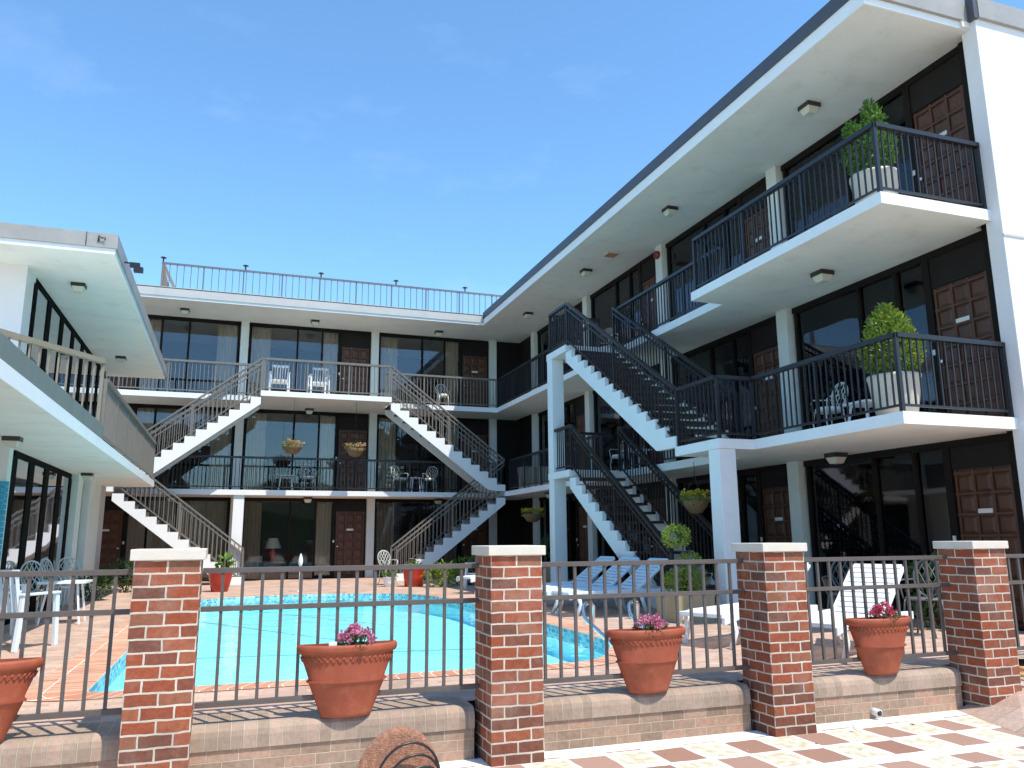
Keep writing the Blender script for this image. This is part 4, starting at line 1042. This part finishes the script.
basket('hanging basket of yellow flowers between the staircase and the near landing column', 7.75, 12.3, 1.84, Z2b-.002, 'bloom_yellow', .23, 'leaf_lime')

# pool ladder
t = thing('pool_ladder', 'chrome ladder hand rails at the near right corner of the pool', 'pool ladder', (3.85,7.7,0))
for dx in (0,.57):
    mb = MB(); pts = [(dx,-.15,.006),(dx-.02,.05,.10),(dx-.08,.35,.24),(dx-.12,.55,.34),(dx-.08,.68,.45),(dx,.74,.485),(dx+.09,.80,.46),(dx+.12,.86,.36),(dx+.12,.9,.1),(dx+.12,.92,-.7)]
    # smooth the path
    sp = []
    for i in range(len(pts)-1):
        p0 = Vector(pts[max(i-1,0)]); p1 = Vector(pts[i]); p2 = Vector(pts[i+1]); p3 = Vector(pts[min(i+2,len(pts)-1)])
        for k in range(4):
            q = k/4; sp.append(.5*((2*p1)+(p2-p0)*q+(2*p0-5*p1+4*p2-p3)*q*q+(3*p1-p0-3*p2+p3)*q**3))
    sp.append(Vector(pts[-1])); mb.tube(sp, .022, 10); mb.build('hand_rail', M['chrome'], t)
    mb = MB(); mb.lathe([(0,.02),(.05,.018),(.055,.0)], (dx,-.15,.004), 14); mb.build('floor_flange', M['chrome'], t)
# white post at the far pool edge
t = thing('pool_post', 'slender white post with a pointed top at the far edge of the pool', 'post', (1.64,20.0,0))
mb = MB(); mb.tube([(0,0,0),(0,0,.60)], .022, 10); mb.lathe([(0,0),(.07,.0),(.07,.02),(0,.03)], n=14); mb.build('shaft', M['plastic'], t)
mb = MB(); mb.lathe([(.02,.59),(.05,.64),(.055,.72),(.035,.82),(0,.90)], n=14); mb.build('finial', M['plastic'], t)
# table lamp behind the ground floor window
t = thing('table_lamp', 'table lamp with cream shade and red base behind the back ground floor window', 'lamp', (1.35,27.3,.55))
mb = MB(); mb.lathe([(0,0),(.09,0),(.05,.05),(.12,.16),(.13,.24),(.05,.36),(.02,.42),(0,.42)], n=20); mb.build('lamp_base', M['redpot'], t)
mb = MB(); mb.lathe([(.26,.40),(.15,.72)], n=24); mb.build('lamp_shade', M['plaque'], t)
t = thing('bedside_table', 'dark table under the lamp behind the ground floor window', 'table', (1.35,27.3,0))
mb = MB(); mb.box(-.3,.3,-.25,.25,.5,.549); mb.build('table_top', M['wood'], t); mb = MB(); mb.box(-.26,.26,-.22,.22,.0,.5); mb.build('cabinet', M['wood'], t)
# blue towel on the first column of the left wing
mb = MB(); n = 14
for k in range(n):
    z = .95+k*.075; mb.box(-3.04,-2.80,12.165,12.195,z,z+.068)
o = mb.build('towel', M['towel']); tag(o, 'bright blue ribbed towel hanging on the column at the left edge', 'towel')
# foreground garden seat with a woven rose back and black wire arcs
t = thing('wire_garden_chair', 'rose coloured woven chair back with black wire arcs, at the bottom of the picture', 'chair', (.585,2.8,-.36), R(8))
mb = MB(); prof = []
for k in range(25):
    a = math.pi*k/24; prof.append((.15*math.cos(a), .76+.175*math.sin(a)))
prof = [(.14,.5)]+prof+[(-.14,.5)]
mb.prism_y(prof, .02, .06); mb.build('back_cushion', M['plum'], t, bevel=.018)
mb = MB()
for rr, cx, zt in ((.115,.02,.135),(.095,.04,.095),(.075,.06,.055)):
    pts = [(cx+rr*math.cos(math.pi*k/16), -.005-.02*math.sin(math.pi*k/16), .76+zt*math.sin(math.pi*k/16)) for k in range(17)]
    pts = [(pts[0][0]+.0,0,.34)]+pts+[(pts[-1][0],0,.34)]; mb.tube(pts, .0045, 6)
mb.build('wire_arcs', M['black'], t)
mb = MB(); mb.prism_y([(-.13,.33),(-.12,.33),(-.12,.52),(-.13,.52)],.03,.04); mb.lathe([(0,.30),(.19,.30),(.2,.32),(.19,.345),(0,.345)], (0,-.12,0), 24); mb.build('seat', M['plum'], t)
for sx, sy in ((.15,.03),(-.15,.03),(.13,-.27),(-.13,-.27)):
    mb = MB(); mb.tube([(sx,sy,.31),(sx*1.15,sy,.0)], .010, 8); mb.build('leg', M['black'], t)
# yellowed hose end by the last pillar
mb = MB(); pts = [(7.05+.12*math.cos(a*.5), 5.75+.10*math.sin(a*.5), -.09+.012*a/3) for a in range(0,16)]
mb.tube(pts, .022, 8); o = mb.build('garden_hose', paint('hose',(.62,.36,.14),.5)); tag(o, 'coiled tan hose end at the foot of the last brick pillar', 'hose')
# fallen leaves on the patio
for i, (x, y) in enumerate(((4.35,5.35),(4.9,5.55),(3.1,5.5),(5.5,5.62),(4.55,5.1),(5.3,4.9))):
    mb = MB(); leaves(mb, 1, (0,0,0), (.01,.01,.0), .06, up=0); me = mb.mesh('fallen_leaf', M['wood'])
    o = bpy.data.objects.new('fallen_leaf', me); COL.objects.link(o); o.location = (x,y,-.352); tag(o, 'small dry leaf lying on the light tiled patio', 'leaf', 'dry leaves on the patio')
# umbrella of sky seen only above: nothing else stands beyond the wings

mb = MB(); mb.add([(-.96,12.28,-.383),(4.35,11.55,-.383),(4.35,11.60,-.383),(-.96,12.33,-.383)], [(0,1,2,3)])
tag(mb.build('pool_floor_line', paint('floor_line', (.10,.32,.40), .7)), kind='structure')

# unseen wooded bank added behind the camera, so windows mirror dark, not bright sky
mb = MB(); n = 60; vs_ = []
for i in range(n+1):
    x = -120+4*i
    for j, (y, h) in enumerate(((-34,-.38),(-37,4.5),(-42,7.5),(-60,8.0),(-90,-.38))):
        vs_.append((x, y+random.uniform(-1,1), h+(random.uniform(-1.2,1.2) if 0 < j < 4 else 0)))
mb.add(vs_, [(i*5+j, (i+1)*5+j, (i+1)*5+j+1, i*5+j+1) for i in range(n) for j in range(4)])
tag(mb.build('unseen_reflected_bank', paint('reflected_bank_green', (.05,.07,.03), .95, .5, 2.5, bump=1.0)), kind='structure')
